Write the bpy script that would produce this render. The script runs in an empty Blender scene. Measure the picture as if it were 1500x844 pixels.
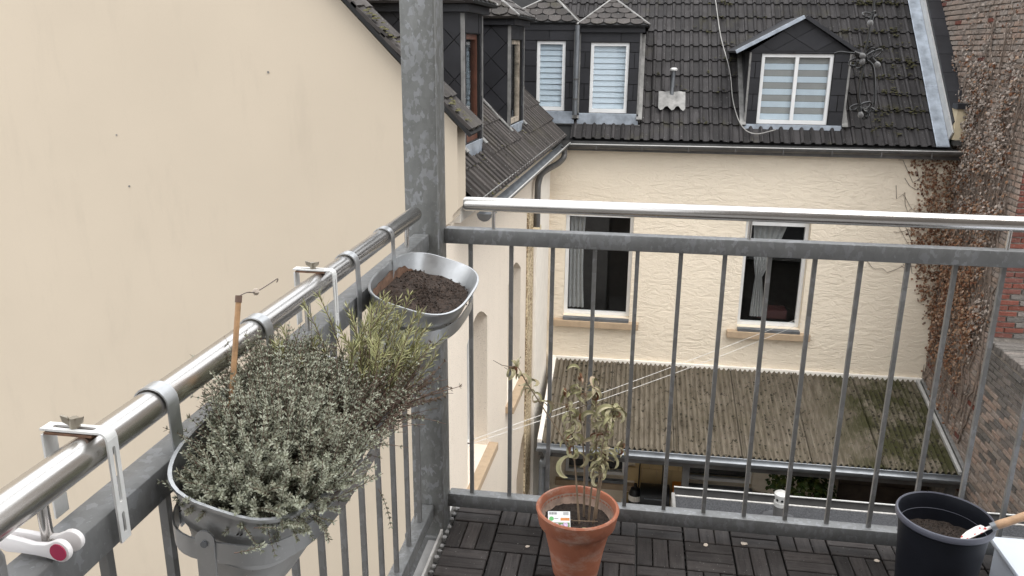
import bpy, bmesh, math, random
import numpy as np
from mathutils import Vector, Matrix, noise as mnoise
random.seed(7); rng = np.random.default_rng(7)
SC = bpy.context.scene
COL = SC.collection
R = math.radians

# ------------------------------------------------------------------ camera
YAW, PITCH, ROLL = 0.147799, 0.286487, -0.008927
cam_d = bpy.data.cameras.new('camera'); cam = bpy.data.objects.new('camera', cam_d); COL.objects.link(cam)
fw = Vector((-math.sin(YAW)*math.cos(PITCH), math.cos(YAW)*math.cos(PITCH), -math.sin(PITCH)))
rt = Vector((math.cos(YAW), math.sin(YAW), 0)); dn = fw.cross(rt)
r2 = rt*math.cos(ROLL) + dn*math.sin(ROLL); d2 = dn*math.cos(ROLL) - rt*math.sin(ROLL)
cam.matrix_world = Matrix.Translation((0, 0, 1.5006)) @ Matrix((r2, -d2, -fw)).transposed().to_4x4()
cam_d.sensor_width = 36; cam_d.lens = 36*1187.48/1500; cam_d.clip_start = .05; cam_d.clip_end = 500
SC.camera = cam

# ------------------------------------------------------------------ sky, sun, exposure
W_ = bpy.data.worlds.new('World'); SC.world = W_; W_.use_nodes = True
wn, wl = W_.node_tree.nodes, W_.node_tree.links
sky = wn.new('ShaderNodeTexSky'); sky.sky_type = 'NISHITA'; sky.sun_disc = False
SUN_EL, SUN_AZ = 62, 128           # high, veiled sun over the courtyard
sky.sun_elevation = R(SUN_EL); sky.sun_rotation = R(SUN_AZ); sky.air_density = 1.0; sky.dust_density = 4.0; sky.ozone_density = 1.0
hs = wn.new('ShaderNodeHueSaturation'); hs.inputs['Saturation'].default_value = .22
tco = wn.new('ShaderNodeTexCoord'); sxz = wn.new('ShaderNodeSeparateXYZ'); wl.new(tco.outputs['Generated'], sxz.inputs[0])
cr = wn.new('ShaderNodeValToRGB'); cr.color_ramp.elements[0].color = (5.2, 5.3, 5.5, 1); cr.color_ramp.elements[1].color = (11.5, 11.7, 12, 1)   # evenly clouded sky, brighter overhead
wl.new(sxz.outputs[2], cr.inputs[0])
cm = wn.new('ShaderNodeMix'); cm.data_type = 'RGBA'; cm.inputs[0].default_value = .75
wl.new(sky.outputs[0], hs.inputs['Color']); wl.new(hs.outputs[0], cm.inputs[6]); wl.new(cr.outputs[0], cm.inputs[7]); wl.new(cm.outputs[2], wn['Background'].inputs[0])
wn['Background'].inputs[1].default_value = .13
sd = bpy.data.lights.new('sun', 'SUN'); sd.energy = .6; sd.angle = R(45); sd.color = (1, .96, .9)
sun = bpy.data.objects.new('sun', sd); COL.objects.link(sun)
az = R(SUN_AZ); sdir = Vector((math.sin(az)*math.cos(R(SUN_EL)), math.cos(az)*math.cos(R(SUN_EL)), math.sin(R(SUN_EL))))
sun.rotation_euler = sdir.to_track_quat('Z', 'Y').to_euler(); sun.location = (0, 0, 30)
SC.view_settings.view_transform = 'Standard'; SC.view_settings.look = 'None'; SC.view_settings.gamma = 1
SC.view_settings.exposure = 1.2
SC.view_settings.use_curve_mapping = False

# ------------------------------------------------------------------ materials
def L(r, g, b):
    f = lambda c: (c/255/12.92) if c/255 <= .04045 else ((c/255+.055)/1.055)**2.4
    return (f(r), f(g), f(b))
class NT:
    def __init__(s, name):
        s.m = bpy.data.materials.new(name); s.m.use_nodes = True
        s.n, s.l = s.m.node_tree.nodes, s.m.node_tree.links
        s.b = s.n['Principled BSDF']; s.pos = s.n.new('ShaderNodeNewGeometry').outputs['Position']
    def nd(s, t, **k):
        n = s.n.new(t)
        for a, v in k.items():
            if a in n.inputs.keys():
                n.inputs[a].default_value = v
            else: setattr(n, a, v)
        return n
    def lk(s, a, b): s.l.new(a, b)
    def scaled(s, v):
        mp = s.nd('ShaderNodeMapping'); mp.inputs['Scale'].default_value = v; s.lk(s.pos, mp.inputs[0]); return mp.outputs[0]
    def noise(s, scale, detail=4, rough=.6, vec=None, dist=0):
        n = s.nd('ShaderNodeTexNoise'); n.inputs['Scale'].default_value = scale; n.inputs['Detail'].default_value = detail
        n.inputs['Roughness'].default_value = rough; n.inputs['Distortion'].default_value = dist
        s.lk(vec if vec else s.pos, n.inputs['Vector']); return n.outputs[0]
    def ramp(s, fac, stops, interp='LINEAR'):
        r = s.nd('ShaderNodeValToRGB'); r.color_ramp.interpolation = interp; e = r.color_ramp.elements
        while len(e) < len(stops): e.new(.5)
        for x, (p, c) in zip(e, stops):
            x.position = p; x.color = (c, c, c, 1) if isinstance(c, (int, float)) else (*c, 1)
        s.lk(fac, r.inputs[0]); return r.outputs[0]
    def mix(s, fac, a, b, mode='MIX'):
        m = s.nd('ShaderNodeMix'); m.data_type = 'RGBA'; m.blend_type = mode
        for i, x in ((0, fac), (6, a), (7, b)):
            if hasattr(x, 'default_value') or hasattr(x, 'is_linked'): s.lk(x, m.inputs[i])
            elif i == 0: m.inputs[0].default_value = x
            else: m.inputs[i].default_value = (*x, 1)
        return m.outputs[2]
    def bump(s, h, strength, dist):
        b = s.nd('ShaderNodeBump'); b.inputs['Strength'].default_value = strength; b.inputs['Distance'].default_value = dist
        s.lk(h, b.inputs['Height']); s.lk(b.outputs[0], s.b.inputs['Normal'])
    def rnd(s):     # one value for each object / loose piece
        o = s.nd('ShaderNodeObjectInfo').outputs['Random']; g = s.nd('ShaderNodeNewGeometry').outputs['Random Per Island']
        a = s.nd('ShaderNodeMath'); a.operation = 'ADD'; s.lk(o, a.inputs[0]); s.lk(g, a.inputs[1])
        f = s.nd('ShaderNodeMath'); f.operation = 'FRACT'; s.lk(a.outputs[0], f.inputs[0]); return f.outputs[0]
    def done(s, col=None, rough=.6, metal=0, spec=None):
        if col is not None:
            if hasattr(col, 'is_linked'): s.lk(col, s.b.inputs['Base Color'])
            else: s.b.inputs['Base Color'].default_value = (*col, 1)
        if hasattr(rough, 'is_linked'): s.lk(rough, s.b.inputs['Roughness'])
        else: s.b.inputs['Roughness'].default_value = rough
        s.b.inputs['Metallic'].default_value = metal
        if spec is not None: s.b.inputs['Specular IOR Level'].default_value = spec
        return s.m
def mul(c, k): return tuple(min(1, x*k) for x in c)
def simple(name, c, rough=.6, metal=0, var=.18, scale=9, bump=0, bscale=60, bd=.003, rnd=0, spec=None):
    t = NT(name)
    col = t.mix(t.ramp(t.noise(scale), [(.3, 0), (.7, 1)]), mul(c, 1-var), mul(c, 1+var))
    if rnd: col = t.mix(1.0, col, t.ramp(t.rnd(), [(0, 1-rnd), (1, 1.0)]), 'MULTIPLY')
    if bump: t.bump(t.noise(bscale, 3), bump, bd)
    return t.done(col, rough, metal, spec)

def galv(name, lo, hi, scale, rough=.42, metal=.75, seed=0):
    t = NT(name)
    mp = t.nd('ShaderNodeMapping'); mp.inputs['Location'].default_value = (seed, seed*2, 0); mp.inputs['Scale'].default_value = (1, 1, .6)
    t.lk(t.pos, mp.inputs[0])
    ns = t.nd('ShaderNodeTexNoise'); ns.inputs['Scale'].default_value = scale*.7; ns.inputs['Detail'].default_value = 2; t.lk(mp.outputs[0], ns.inputs['Vector'])
    ad = t.nd('ShaderNodeVectorMath'); ad.operation = 'MULTIPLY_ADD'; ad.inputs[1].default_value = (.03, .03, .03)
    t.lk(ns.outputs['Color'], ad.inputs[0]); t.lk(mp.outputs[0], ad.inputs[2])
    v = t.nd('ShaderNodeTexVoronoi'); v.inputs['Scale'].default_value = scale; t.lk(ad.outputs[0], v.inputs['Vector'])
    c1 = t.ramp(v.outputs['Color'], [(0, lo), (.66, mul(lo, 1.2)), (.74, hi), (1, mul(hi, .75))])
    c2 = t.mix(t.ramp(t.noise(6, 5), [(.35, 0), (.75, .55)]), c1, mul(lo, .72))
    c2 = t.mix(t.ramp(t.noise(1, 5, .7, t.scaled((38, 38, 2.5))), [(.55, 0), (.8, .4)]), c2, mul(hi, .9))
    c2 = t.mix(t.ramp(t.noise(140, 2, .5), [(.68, 0), (.74, .5)]), c2, mul(hi, 1.25))
    t.lk(t.ramp(t.noise(25, 4), [(.2, rough-.1), (.8, rough+.16)]), t.b.inputs['Roughness'])
    t.bump(t.noise(90, 3), .12, .002)
    t.lk(c2, t.b.inputs['Base Color']); t.b.inputs['Metallic'].default_value = metal
    return t.m

M = {}
M['galv_post'] = galv('galvanised_post', (.145, .147, .14), (.25, .255, .26), 85, rough=.46, metal=.6)
M['galv'] = galv('galvanised_rail', (.165, .167, .165), (.25, .255, .26), 85, rough=.45, metal=.5, seed=3)
M['galv_bar'] = galv('galvanised_baluster', (.17, .168, .162), (.25, .25, .25), 80, rough=.5, metal=.55, seed=5)
M['zinc_pot'] = galv('zinc_planter', (.46, .47, .475), (.53, .54, .545), 18, rough=.34, metal=.92, seed=9)
def _steel():
    t = NT('brushed_stainless')
    c = t.mix(t.ramp(t.noise(14, 5), [(.55, 0), (.85, .35)]), (.62, .60, .575), (.45, .42, .39))
    return t.done(c, t.ramp(t.noise(9, 4), [(.3, .20), (.8, .28)]), 1)
M['steel'] = _steel()
M['white_bracket'] = simple('white_coated_steel', (.62, .62, .60), .4, var=.1, scale=40)
M['rust'] = simple('rusty_steel', (.13, .07, .042), .9, var=.45, scale=60, bump=.4)
M['brass_nut'] = simple('dull_wing_nut', (.28, .25, .2), .4, .8)
M['peg_white'] = simple('white_peg_plastic', (.78, .75, .74), .4, var=.03)
M['magenta'] = simple('magenta_rubber', (.42, .028, .085), .6, var=.05)

def _plaster(name, c, dirt, big, fine, strength, dist, speck=0, stretch=(1, 1, 1)):
    t = NT(name)
    col = t.mix(t.ramp(t.noise(.7, 5), [(.3, 0), (.75, 1)]), c, mul(c, .93))
    col = t.mix(t.ramp(t.noise(3, 6, .7, t.scaled((1.6, 1.6, .35))), [(.55, 0), (.85, dirt)]), col, mul(c, .6))
    if speck:
        sp = t.ramp(t.noise(95, 2, .5), [(.64, 0), (.70, speck)])
        sp2 = t.mix(t.ramp(t.noise(2.2, 3), [(.3, .35), (.6, 1)]), (0, 0, 0), sp)
        col = t.mix(sp2, col, (.10, .08, .06))
    if big < 8:      # trowel marks: smeared patches with crisp lower edges
        h1 = t.ramp(t.noise(big, 5, .62, t.scaled(stretch), dist=1.6), [(.40, 0), (.47, .55), (.55, .6), (.60, 1)])
        h1 = t.mix(t.ramp(t.noise(.9, 3), [(.35, 0), (.65, 1)]), t.mix(.6, h1, t.noise(9, 4)), h1); h = t.mix(.25, h1, t.noise(fine, 3))
    else: h = t.mix(.5, t.noise(big, 4, .6, t.scaled(stretch), dist=.9), t.noise(fine, 3))
    t.bump(h, strength, dist)
    return t.done(col, .88, spec=.25)
M['beige'] = _plaster('smooth_beige_render', L(196, 183, 164), .22, 9, 120, .22, .005, speck=.10)
M['facade'] = _plaster('trowelled_cream_render', L(240, 227, 206), .14, 5, 40, .55, .03, speck=.22, stretch=(.8, 1, 2.0))
M['wing'] = _plaster('rough_white_render', L(234, 222, 206), .2, 30, 110, .8, .012, speck=.55)
M['reveal'] = simple('beige_reveal', L(205, 190, 160), .85, var=.06, scale=3)
M['sill_stone'] = simple('pink_sandstone_sill', L(176, 154, 128), .85, var=.1, scale=12, bump=.3)
M['trim_white'] = simple('white_rendered_trim', L(236, 230, 220), .8, var=.05, scale=6)

def _tile(name, c, moss=0.0):
    t = NT(name)
    col = t.mix(t.ramp(t.noise(5, 5), [(.3, 0), (.7, 1)]), mul(c, .75), mul(c, 1.2))
    col = t.mix(1.0, col, t.ramp(t.rnd(), [(0, .58), (1, 1.25)]), 'MULTIPLY')
    dk = t.ramp(t.noise(16, 5, .75, t.scaled((1.2, .5, .5))), [(.60, 0), (.68, .85)])
    col = t.mix(dk, col, (.014, .012, .010))
    lich = t.ramp(t.noise(70, 1, .4), [(.74, 0), (.77, .8)])
    col = t.mix(lich, col, (.33, .33, .31))
    if moss:
        g = t.ramp(t.noise(1.6, 5, .7), [(.56, 0), (.68, moss)])
        col = t.mix(g, col, (.06, .055, .022))
    t.bump(t.noise(60, 4), .35, .004)
    return t.done(col, .72, spec=.22)
M['tile'] = _tile('grey_concrete_roof_tile', (.040, .037, .037), .45)
M['tile_wing'] = _tile('brown_grey_wing_tile', (.060, .053, .049), .2)
M['slate'] = simple('dark_slate', (.026, .026, .030), .48, var=.2, scale=5, bump=.15, bscale=40, rnd=.35, spec=.4)
M['slate_old'] = _tile('weathered_slate', (.062, .055, .051), .3)
M['black_gap'] = simple('dark_underlay', (.012, .012, .012), .9)
M['lead'] = simple('lead_flashing', (.36, .40, .45), .42, .35, var=.3, scale=7, bump=.35, bscale=14, bd=.01)
M['lead_dull'] = simple('weathered_lead', (.22, .215, .205), .6, .2, var=.35, scale=8, bump=.3, bscale=20, bd=.01)
M['zinc'] = simple('zinc_gutter', (.20, .212, .225), .4, .6, var=.25, scale=5, bump=.1)
M['zinc_dark'] = simple('weathered_zinc_pipe', (.12, .117, .113), .5, .4, var=.25, scale=6)
M['pvc'] = simple('white_window_frame', (.76, .76, .75), .35, var=.05, scale=4)
M['wood_brown'] = simple('brown_window_wood', (.10, .038, .022), .5, var=.3, scale=10)
M['peeled'] = simple('peeling_painted_wood', (.34, .29, .23), .85, var=.55, scale=13, bump=.4, bscale=30, bd=.01)
M['moss'] = simple('moss', (.070, .064, .024), .95, var=.5, scale=40, bump=.8, bscale=120, bd=.01)
M['moss_dark'] = simple('blackish_moss', (.028, .024, .013), .95, var=.5, scale=40)
M['blind'] = simple('pale_blind_slat', (.55, .63, .70), .5, var=.04)
M['blind_grey'] = simple('grey_blind_band', (.30, .30, .29), .7, var=.05)  # plain grey of the zebra bands, shutter boxes and slat backing
M['room'] = simple('dim_room', (.03, .027, .025), .9)
M['curtain'] = simple('net_curtain', (.30, .30, .295), .9, var=.1, scale=20)
def _glass():
    t = NT('window_glass'); n, l = t.n, t.l; n.remove(t.b)
    tr = t.nd('ShaderNodeBsdfTransparent'); tr.inputs[0].default_value = (.97, .98, .98, 1)
    g = t.nd('ShaderNodeBsdfGlossy'); g.inputs['Roughness'].default_value = .02
    f = t.nd('ShaderNodeFresnel'); bk = t.nd('ShaderNodeMapRange'); l.new(t.nd('ShaderNodeNewGeometry').outputs['Backfacing'], bk.inputs[0]); bk.inputs[3].default_value = 1.5; bk.inputs[4].default_value = 1/1.5; l.new(bk.outputs[0], f.inputs[0])
    m = t.nd('ShaderNodeMixShader'); l.new(f.outputs[0], m.inputs[0]); l.new(tr.outputs[0], m.inputs[1]); l.new(g.outputs[0], m.inputs[2])
    l.new(m.outputs[0], n['Material Output'].inputs[0]); return t.m
M['glass'] = _glass()
def _brick(name, cols, rough=.9):
    t = NT(name)
    c = t.ramp(t.rnd(), [(i/(len(cols)-1), x) for i, x in enumerate(cols)])
    c = t.mix(t.ramp(t.noise(22, 5), [(.3, 0), (.75, .6)]), c, mul(cols[0], .55))
    c = t.mix(t.ramp(t.noise(60, 3), [(.58, 0), (.7, .45)]), c, (.34, .31, .28))
    t.bump(t.noise(45, 5), .7, .008)
    return t.done(c, rough, spec=.2)
M['brick'] = _brick('old_grey_brown_brick', [(.24, .195, .165), (.30, .24, .20), (.34, .27, .22), (.36, .255, .20), (.32, .27, .235), (.28, .245, .215)])
M['brick_dark'] = _brick('sooty_grey_brick', [(.12, .11, .10), (.17, .155, .14), (.22, .19, .17), (.15, .14, .13)])
M['brick_red'] = _brick('red_brick', [(.17, .06, .043), (.21, .072, .052), (.13, .055, .045), (.19, .08, .065)])
M['mortar'] = simple('crumbly_mortar', (.26, .23, .20), .95, var=.35, scale=18, bump=.8, bscale=50, bd=.01)
def _dead():
    t = NT('dry_ivy_leaf')
    c = t.ramp(t.rnd(), [(0, (.10, .043, .026)), (.3, (.19, .09, .05)), (.6, (.27, .165, .10)), (.85, (.36, .26, .19)), (1, (.14, .085, .065))])
    return t.done(c, .85, spec=.15)
M['ivy_leaf'] = _dead()
M['ivy_grey'] = simple('bleached_ivy_leaf', (.40, .335, .285), .9, var=.35, scale=20, rnd=.6)
M['ivy_stem'] = simple('ivy_stem', (.20, .155, .125), .9, var=.3)
def _deck():
    t = NT('dark_deck_slat')
    tc = t.nd('ShaderNodeTexCoord'); oi = t.nd('ShaderNodeObjectInfo'); mp = t.nd('ShaderNodeMapping'); mp.inputs['Scale'].default_value = (9, 130, 9); t.lk(tc.outputs['Object'], mp.inputs[0])
    cx = t.nd('ShaderNodeCombineXYZ'); mm = t.nd('ShaderNodeMath'); mm.operation = 'MULTIPLY'; mm.inputs[1].default_value = 97; t.lk(oi.outputs['Random'], mm.inputs[0]); t.lk(mm.outputs[0], cx.inputs[0]); t.lk(mm.outputs[0], cx.inputs[2]); t.lk(cx.outputs[0], mp.inputs['Location'])
    n = t.noise(1, 5, .7, mp.outputs[0])
    c = t.mix(t.ramp(n, [(.3, 0), (.7, 1)]), (.012, .0095, .009), (.040, .034, .031))
    c = t.mix(t.ramp(t.noise(9, 5, .75), [(.5, 0), (.78, .65)]), c, (.055, .048, .044))
    c = t.mix(1.0, c, t.ramp(t.rnd(), [(0, .62), (1, 1.4)]), 'MULTIPLY')  # tone differs per slat; lighter slats also carry sheen in their colour
    sp = t.ramp(t.noise(190, 1, .4), [(.76, 0), (.78, .8)])
    c = t.mix(sp, c, (.3, .29, .27))
    t.bump(t.noise(140, 3), .4, .002)
    return t.done(c, t.ramp(t.noise(12, 4), [(.3, .5), (.7, .75)]), spec=.2)
M['deck'] = _deck()
M['deck_base'] = simple('black_plastic_grid', (.012, .012, .012), .7)
M['concrete'] = simple('grey_concrete', (.22, .215, .21), .9, var=.2, scale=7, bump=.4)
M['pale_edge'] = simple('pale_aluminium_edge', (.55, .53, .50), .45, .5, var=.25, scale=30)
def _terra():
    t = NT('weathered_terracotta')
    c = t.mix(t.ramp(t.noise(7, 5), [(.3, 0), (.7, 1)]), (.36, .135, .076), (.25, .088, .050))
    w = t.ramp(t.noise(11, 6, .7, t.scaled((1, 1, 1.8))), [(.50, 0), (.66, .65)])
    c = t.mix(w, c, (.42, .29, .23))
    d = t.ramp(t.noise(5, 5, .7), [(.58, 0), (.75, .6)]); c = t.mix(d, c, (.13, .05, .032))
    t.bump(t.noise(120, 4), .25, .002)
    return t.done(c, .8, spec=.3)
M['terra'] = _terra()
M['lime'] = simple('limescale_crust', (.33, .24, .19), .95, var=.3, scale=40, bump=.6)
M['soil'] = simple('potting_soil', (.034, .021, .014), .95, var=.6, scale=90, bump=1.0, bscale=160, bd=.006)
M['soil_crumb'] = simple('soil_crumb', (.055, .036, .026), .95, var=.5, scale=200, rnd=.75)
M['soil_dark'] = simple('damp_soil', (.028, .019, .014), .95, var=.6, scale=90, bump=1.0, bscale=160, bd=.006)
M['black_pot'] = simple('black_plant_pot', (.008, .009, .013), .5, var=.15, scale=15, bump=.06, bscale=200, spec=.22)
M['pot_rim'] = simple('grey_pot_rim', (.075, .078, .10), .4, var=.1)
M['bamboo'] = simple('bamboo_cane', (.33, .19, .09), .6, var=.3, scale=60)
M['wire'] = simple('thin_wire', (.15, .12, .1), .5, .5)
M['bead'] = simple('wooden_bead', (.45, .38, .31), .6)
M['handle_wood'] = simple('worn_wooden_handle', (.40, .25, .145), .55, var=.25, scale=30)
def _floral():
    t = NT('white_floral_enamel')
    v = t.nd('ShaderNodeTexVoronoi'); v.inputs['Scale'].default_value = 70; t.lk(t.pos, v.inputs['Vector'])
    c = t.mix(t.ramp(v.outputs['Distance'], [(.22, 1), (.27, 0)]), (.72, .69, .66), (.45, .05, .04))
    return t.done(c, .35)
M['floral'] = _floral()
M['boxgrey'] = simple('pale_grey_plastic', (.58, .62, .69), .38, var=.05, scale=3, bump=.03)
def leafmat(name, cols, rough=.6, trans=.25):
    t = NT(name)
    c = t.ramp(t.rnd(), [(i/(len(cols)-1), x) for i, x in enumerate(cols)])
    t.done(c, rough, spec=.3)
    if 'Subsurface Weight' in t.b.inputs.keys(): pass
    return t.m
def _thyme():
    t = NT('grey_green_thyme')
    c = t.ramp(t.rnd(), [(0, (.12, .125, .08)), (.25, (.22, .23, .165)), (.5, (.32, .335, .255)), (.75, (.42, .435, .345)), (1, (.17, .165, .11))])
    c = t.mix(t.ramp(t.noise(22, 3), [(.52, 0), (.70, .45)]), c, (.17, .135, .09))
    return t.done(c, .65, spec=.25)
M['thyme'] = _thyme()
M['thyme_dry'] = leafmat('dry_thyme', [(.10, .075, .05), (.16, .12, .08), (.13, .08, .05)])
M['twig'] = simple('woody_twig', (.12, .075, .055), .85, var=.35, scale=50)
M['rosemary'] = leafmat('olive_rosemary', [(.20, .20, .085), (.28, .275, .12), (.36, .35, .165), (.25, .26, .12), (.42, .40, .23)])
M['wilted'] = leafmat('wilted_leaf', [(.24, .23, .115), (.33, .305, .18), (.43, .385, .26), (.28, .27, .14), (.38, .30, .21)], .7)
M['wilt_stem'] = simple('dry_plant_stem', (.20, .15, .10), .8, var=.3, scale=40)
M['bitumen'] = simple('grey_bitumen_felt', (.054, .055, .058), .95, var=.55, scale=70, bump=.9, bscale=160, bd=.004, spec=.08)
M['bitumen_dark'] = simple('tar_seam', (.055, .056, .06), .6, var=.2)
M['dark_gutter'] = simple('blackish_gutter', (.035, .034, .033), .9, spec=.1)  # gutter trough coloured near black all over
M['white_metal'] = simple('pale_roof_edge_metal', (.50, .495, .475), .4, .2, var=.12, scale=8)
def _fib():
    t = NT('mossy_fibre_cement')
    st = t.noise(1, 5, .7, t.scaled((13, 2.2, 2.2)))
    c = t.mix(t.ramp(st, [(.3, 0), (.7, 1)]), (.085, .071, .052), (.22, .19, .148))
    c = t.mix(t.ramp(t.noise(2.2, 5, .7), [(.45, 0), (.75, .6)]), c, (.10, .085, .055))
    sx = t.nd('ShaderNodeSeparateXYZ'); t.lk(t.pos, sx.inputs[0])
    mr = t.nd('ShaderNodeMapRange'); mr.inputs[1].default_value = 3.0; mr.inputs[2].default_value = 3.6; t.lk(sx.outputs[0], mr.inputs[0])
    gm = t.nd('ShaderNodeMath'); gm.operation = 'MULTIPLY'; t.lk(mr.outputs[0], gm.inputs[0]); t.lk(t.ramp(t.noise(2.6, 5, .72), [(.42, 0), (.55, .85)]), gm.inputs[1])
    c = t.mix(gm.outputs[0], c, (.038, .040, .012))
    sp = t.ramp(t.noise(13, 3, .6), [(.615, 0), (.66, .92)]); c = t.mix(sp, c, (.020, .016, .011))
    t.bump(t.noise(30, 4), .4, .01)
    return t.done(c, .92, spec=.15)
M['fibre'] = _fib()
M['ground'] = simple('courtyard_paving', (.12, .11, .10), .9, var=.3, scale=4, bump=.4)
M['shed'] = simple('dark_shed_board', (.06, .042, .03), .85, var=.35, scale=6, rnd=.4)
M['tan_wall'] = simple('tan_painted_wall', L(196, 170, 126), .9, var=.1, scale=3, bump=.4, bscale=9, bd=.01)
M['black_metal'] = simple('black_enamel', (.010, .010, .010), .45)
M['orange'] = simple('orange_plastic', (.50, .17, .02), .5)
M['red'] = simple('dull_red', (.035, .006, .006), .6)
M['bush'] = leafmat('laurel_leaf', [(.03, .06, .015), (.05, .085, .02), (.09, .11, .02), (.045, .07, .02)], .45)
M['rope'] = simple('white_line', (.62, .60, .56), .6)
M['cable'] = simple('black_cable', (.012, .012, .012), .28)
M['cable_grey'] = simple('grey_roof_cable', (.34, .33, .31), .6)
M['bulb'] = simple('frosted_bulb', (.12, .117, .115), .35, var=.05)
M['card'] = simple('white_label_card', (.72, .74, .74), .35, var=.03)
M['ink'] = simple('print_ink', (.05, .05, .055), .5); M['ink_green'] = simple('green_print', (.10, .42, .12), .5)
M['ink_orange'] = simple('orange_print', (.6, .22, .05), .5); M['ink_pink'] = simple('flower_print', (.5, .38, .55), .5, var=.5, scale=160)
M['ink_leaf'] = simple('leaf_print', (.10, .20, .07), .5, var=.5, scale=160)

# ------------------------------------------------------------------ building helpers
BASE = {}
def tag(o, label=None, cat=None, group=None, kind=None):
    for k, v in (('label', label), ('category', cat), ('group', group), ('kind', kind)):
        if v: o[k] = v
    return o
def thing(name, loc, label, cat, group=None, kind=None):
    o = bpy.data.objects.new(name, None); COL.objects.link(o); o.location = loc; o.empty_display_size = .1
    BASE[o.name] = Vector(loc); return tag(o, label, cat, group, kind)
def base_of(o): return BASE.get(o.name, Vector((0, 0, 0)))
class MB:
    def __init__(s): s.v = []; s.f = []
    def add(s, vs, fs):
        k = len(s.v); s.v += [tuple(p) for p in vs]; s.f += [tuple(i+k for i in f) for f in fs]; return s
    def box(s, a, b, mtx=None):
        x0, y0, z0 = a; x1, y1, z1 = b
        vs = [Vector(p) for p in ((x0,y0,z0),(x1,y0,z0),(x1,y1,z0),(x0,y1,z0),(x0,y0,z1),(x1,y0,z1),(x1,y1,z1),(x0,y1,z1))]
        if mtx: vs = [mtx @ p for p in vs]
        return s.add(vs, [(0,3,2,1),(4,5,6,7),(0,1,5,4),(1,2,6,5),(2,3,7,6),(3,0,4,7)])
    def loft(s, rings, cap0=True, cap1=True, closed=True):
        n = len(rings[0]); vs = [p for r in rings for p in r]; fs = []
        for i in range(len(rings)-1):
            for j in range(n if closed else n-1):
                a = i*n+j; b = i*n+(j+1) % n; fs.append((a, b, b+n, a+n))
        if cap0: fs.append(tuple(range(n))[::-1])
        if cap1: fs.append(tuple(range((len(rings)-1)*n, len(rings)*n)))
        return s.add(vs, fs)
    def tube(s, path, r, n=8, cap=True, flat=None):
        path = [Vector(p) for p in path]; rs = r if isinstance(r, (list, tuple)) else [r]*len(path)
        rings = []; up = None
        for i, p in enumerate(path):
            d = (path[min(i+1, len(path)-1)]-path[max(i-1, 0)]).normalized()
            if up is None: up = d.orthogonal().normalized()
            up = (up - d*up.dot(d)); up = up.normalized() if up.length > 1e-6 else d.orthogonal().normalized()
            sd_ = d.cross(up)
            rings.append([p + (up*math.cos(t*2*math.pi/n) + sd_*math.sin(t*2*math.pi/n))*rs[i] for t in range(n)])
        return s.loft(rings, cap, cap)
    def lathe(s, c, prof, n=40, closed=True):     # prof: list of (r, z)
        rings = [[(c[0]+r*math.cos(2*math.pi*k/n), c[1]+r*math.sin(2*math.pi*k/n), c[2]+z) for k in range(n)] for r, z in prof]
        return s.loft(rings, False, False)
    def prism(s, poly, mtx, t):    # 2-D polygon in local xy, extruded 0..t along local z
        n = len(poly); vs = [mtx @ Vector((x, y, 0)) for x, y in poly] + [mtx @ Vector((x, y, t)) for x, y in poly]
        return s.add(vs, [tuple(range(n))[::-1], tuple(range(n, 2*n))] + [(i, (i+1) % n, n+(i+1) % n, n+i) for i in range(n)])
    def ribbon(s, pts, y0, y1, t):   # pts in (x, z); a bent flat bar of thickness t, width y0..y1
        P = [Vector((x, 0, z)) for x, z in pts]; rings = []
        for i, p in enumerate(P):
            d = (P[min(i+1, len(P)-1)]-P[max(i-1, 0)]).normalized(); nn = Vector((d.z, 0, -d.x))*t/2
            a, b = p+nn, p-nn
            rings.append([(a.x, y0, a.z), (a.x, y1, a.z), (b.x, y1, b.z), (b.x, y0, b.z)])
        return s.loft(rings)
    def obj(s, name, mat, parent=None, smooth=False, bevel=0, kind=None, segs=2, label=None):
        me = bpy.data.meshes.new(name); off = base_of(parent) if parent else Vector((0, 0, 0))
        me.from_pydata([(x-off.x, y-off.y, z-off.z) for x, y, z in s.v], [], s.f)
        if bevel or True:
            bm = bmesh.new(); bm.from_mesh(me)
            if bevel: bmesh.ops.bevel(bm, geom=[e for e in bm.edges if len(e.link_faces) == 2 and e.calc_face_angle(0) > .6], offset=bevel, segments=segs, profile=.5, affect='EDGES')
            bmesh.ops.recalc_face_normals(bm, faces=bm.faces[:]); bm.to_mesh(me); bm.free()
        if mat: me.materials.append(M[mat])
        if smooth:
            me.polygons.foreach_set('use_smooth', [True]*len(me.polygons))
            try: me.set_sharp_from_angle(angle=R(38))
            except Exception: pass
        o = bpy.data.objects.new(name, me); COL.objects.link(o)
        if parent: o.parent = parent; BASE[o.name] = off
        if kind: o['kind'] = kind
        if label: o['label'] = label
        return o
def place(name, me, mtx, parent):      # one more piece sharing the mesh me; mtx is a world matrix
    o = bpy.data.objects.new(name, me); COL.objects.link(o); o.parent = parent
    o.matrix_local = Matrix.Translation(-base_of(parent)) @ mtx; BASE[o.name] = base_of(parent); return o
def mesh_of(mb, mat, smooth=False):
    me = bpy.data.meshes.new('piece'); me.from_pydata([tuple(v) for v in mb.v], [], mb.f)
    bm = bmesh.new(); bm.from_mesh(me); bmesh.ops.recalc_face_normals(bm, faces=bm.faces[:]); bm.to_mesh(me); bm.free()
    me.materials.append(M[mat])
    if smooth:
        me.polygons.foreach_set('use_smooth', [True]*len(me.polygons)); me.set_sharp_from_angle(angle=R(35))
    return me
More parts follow.
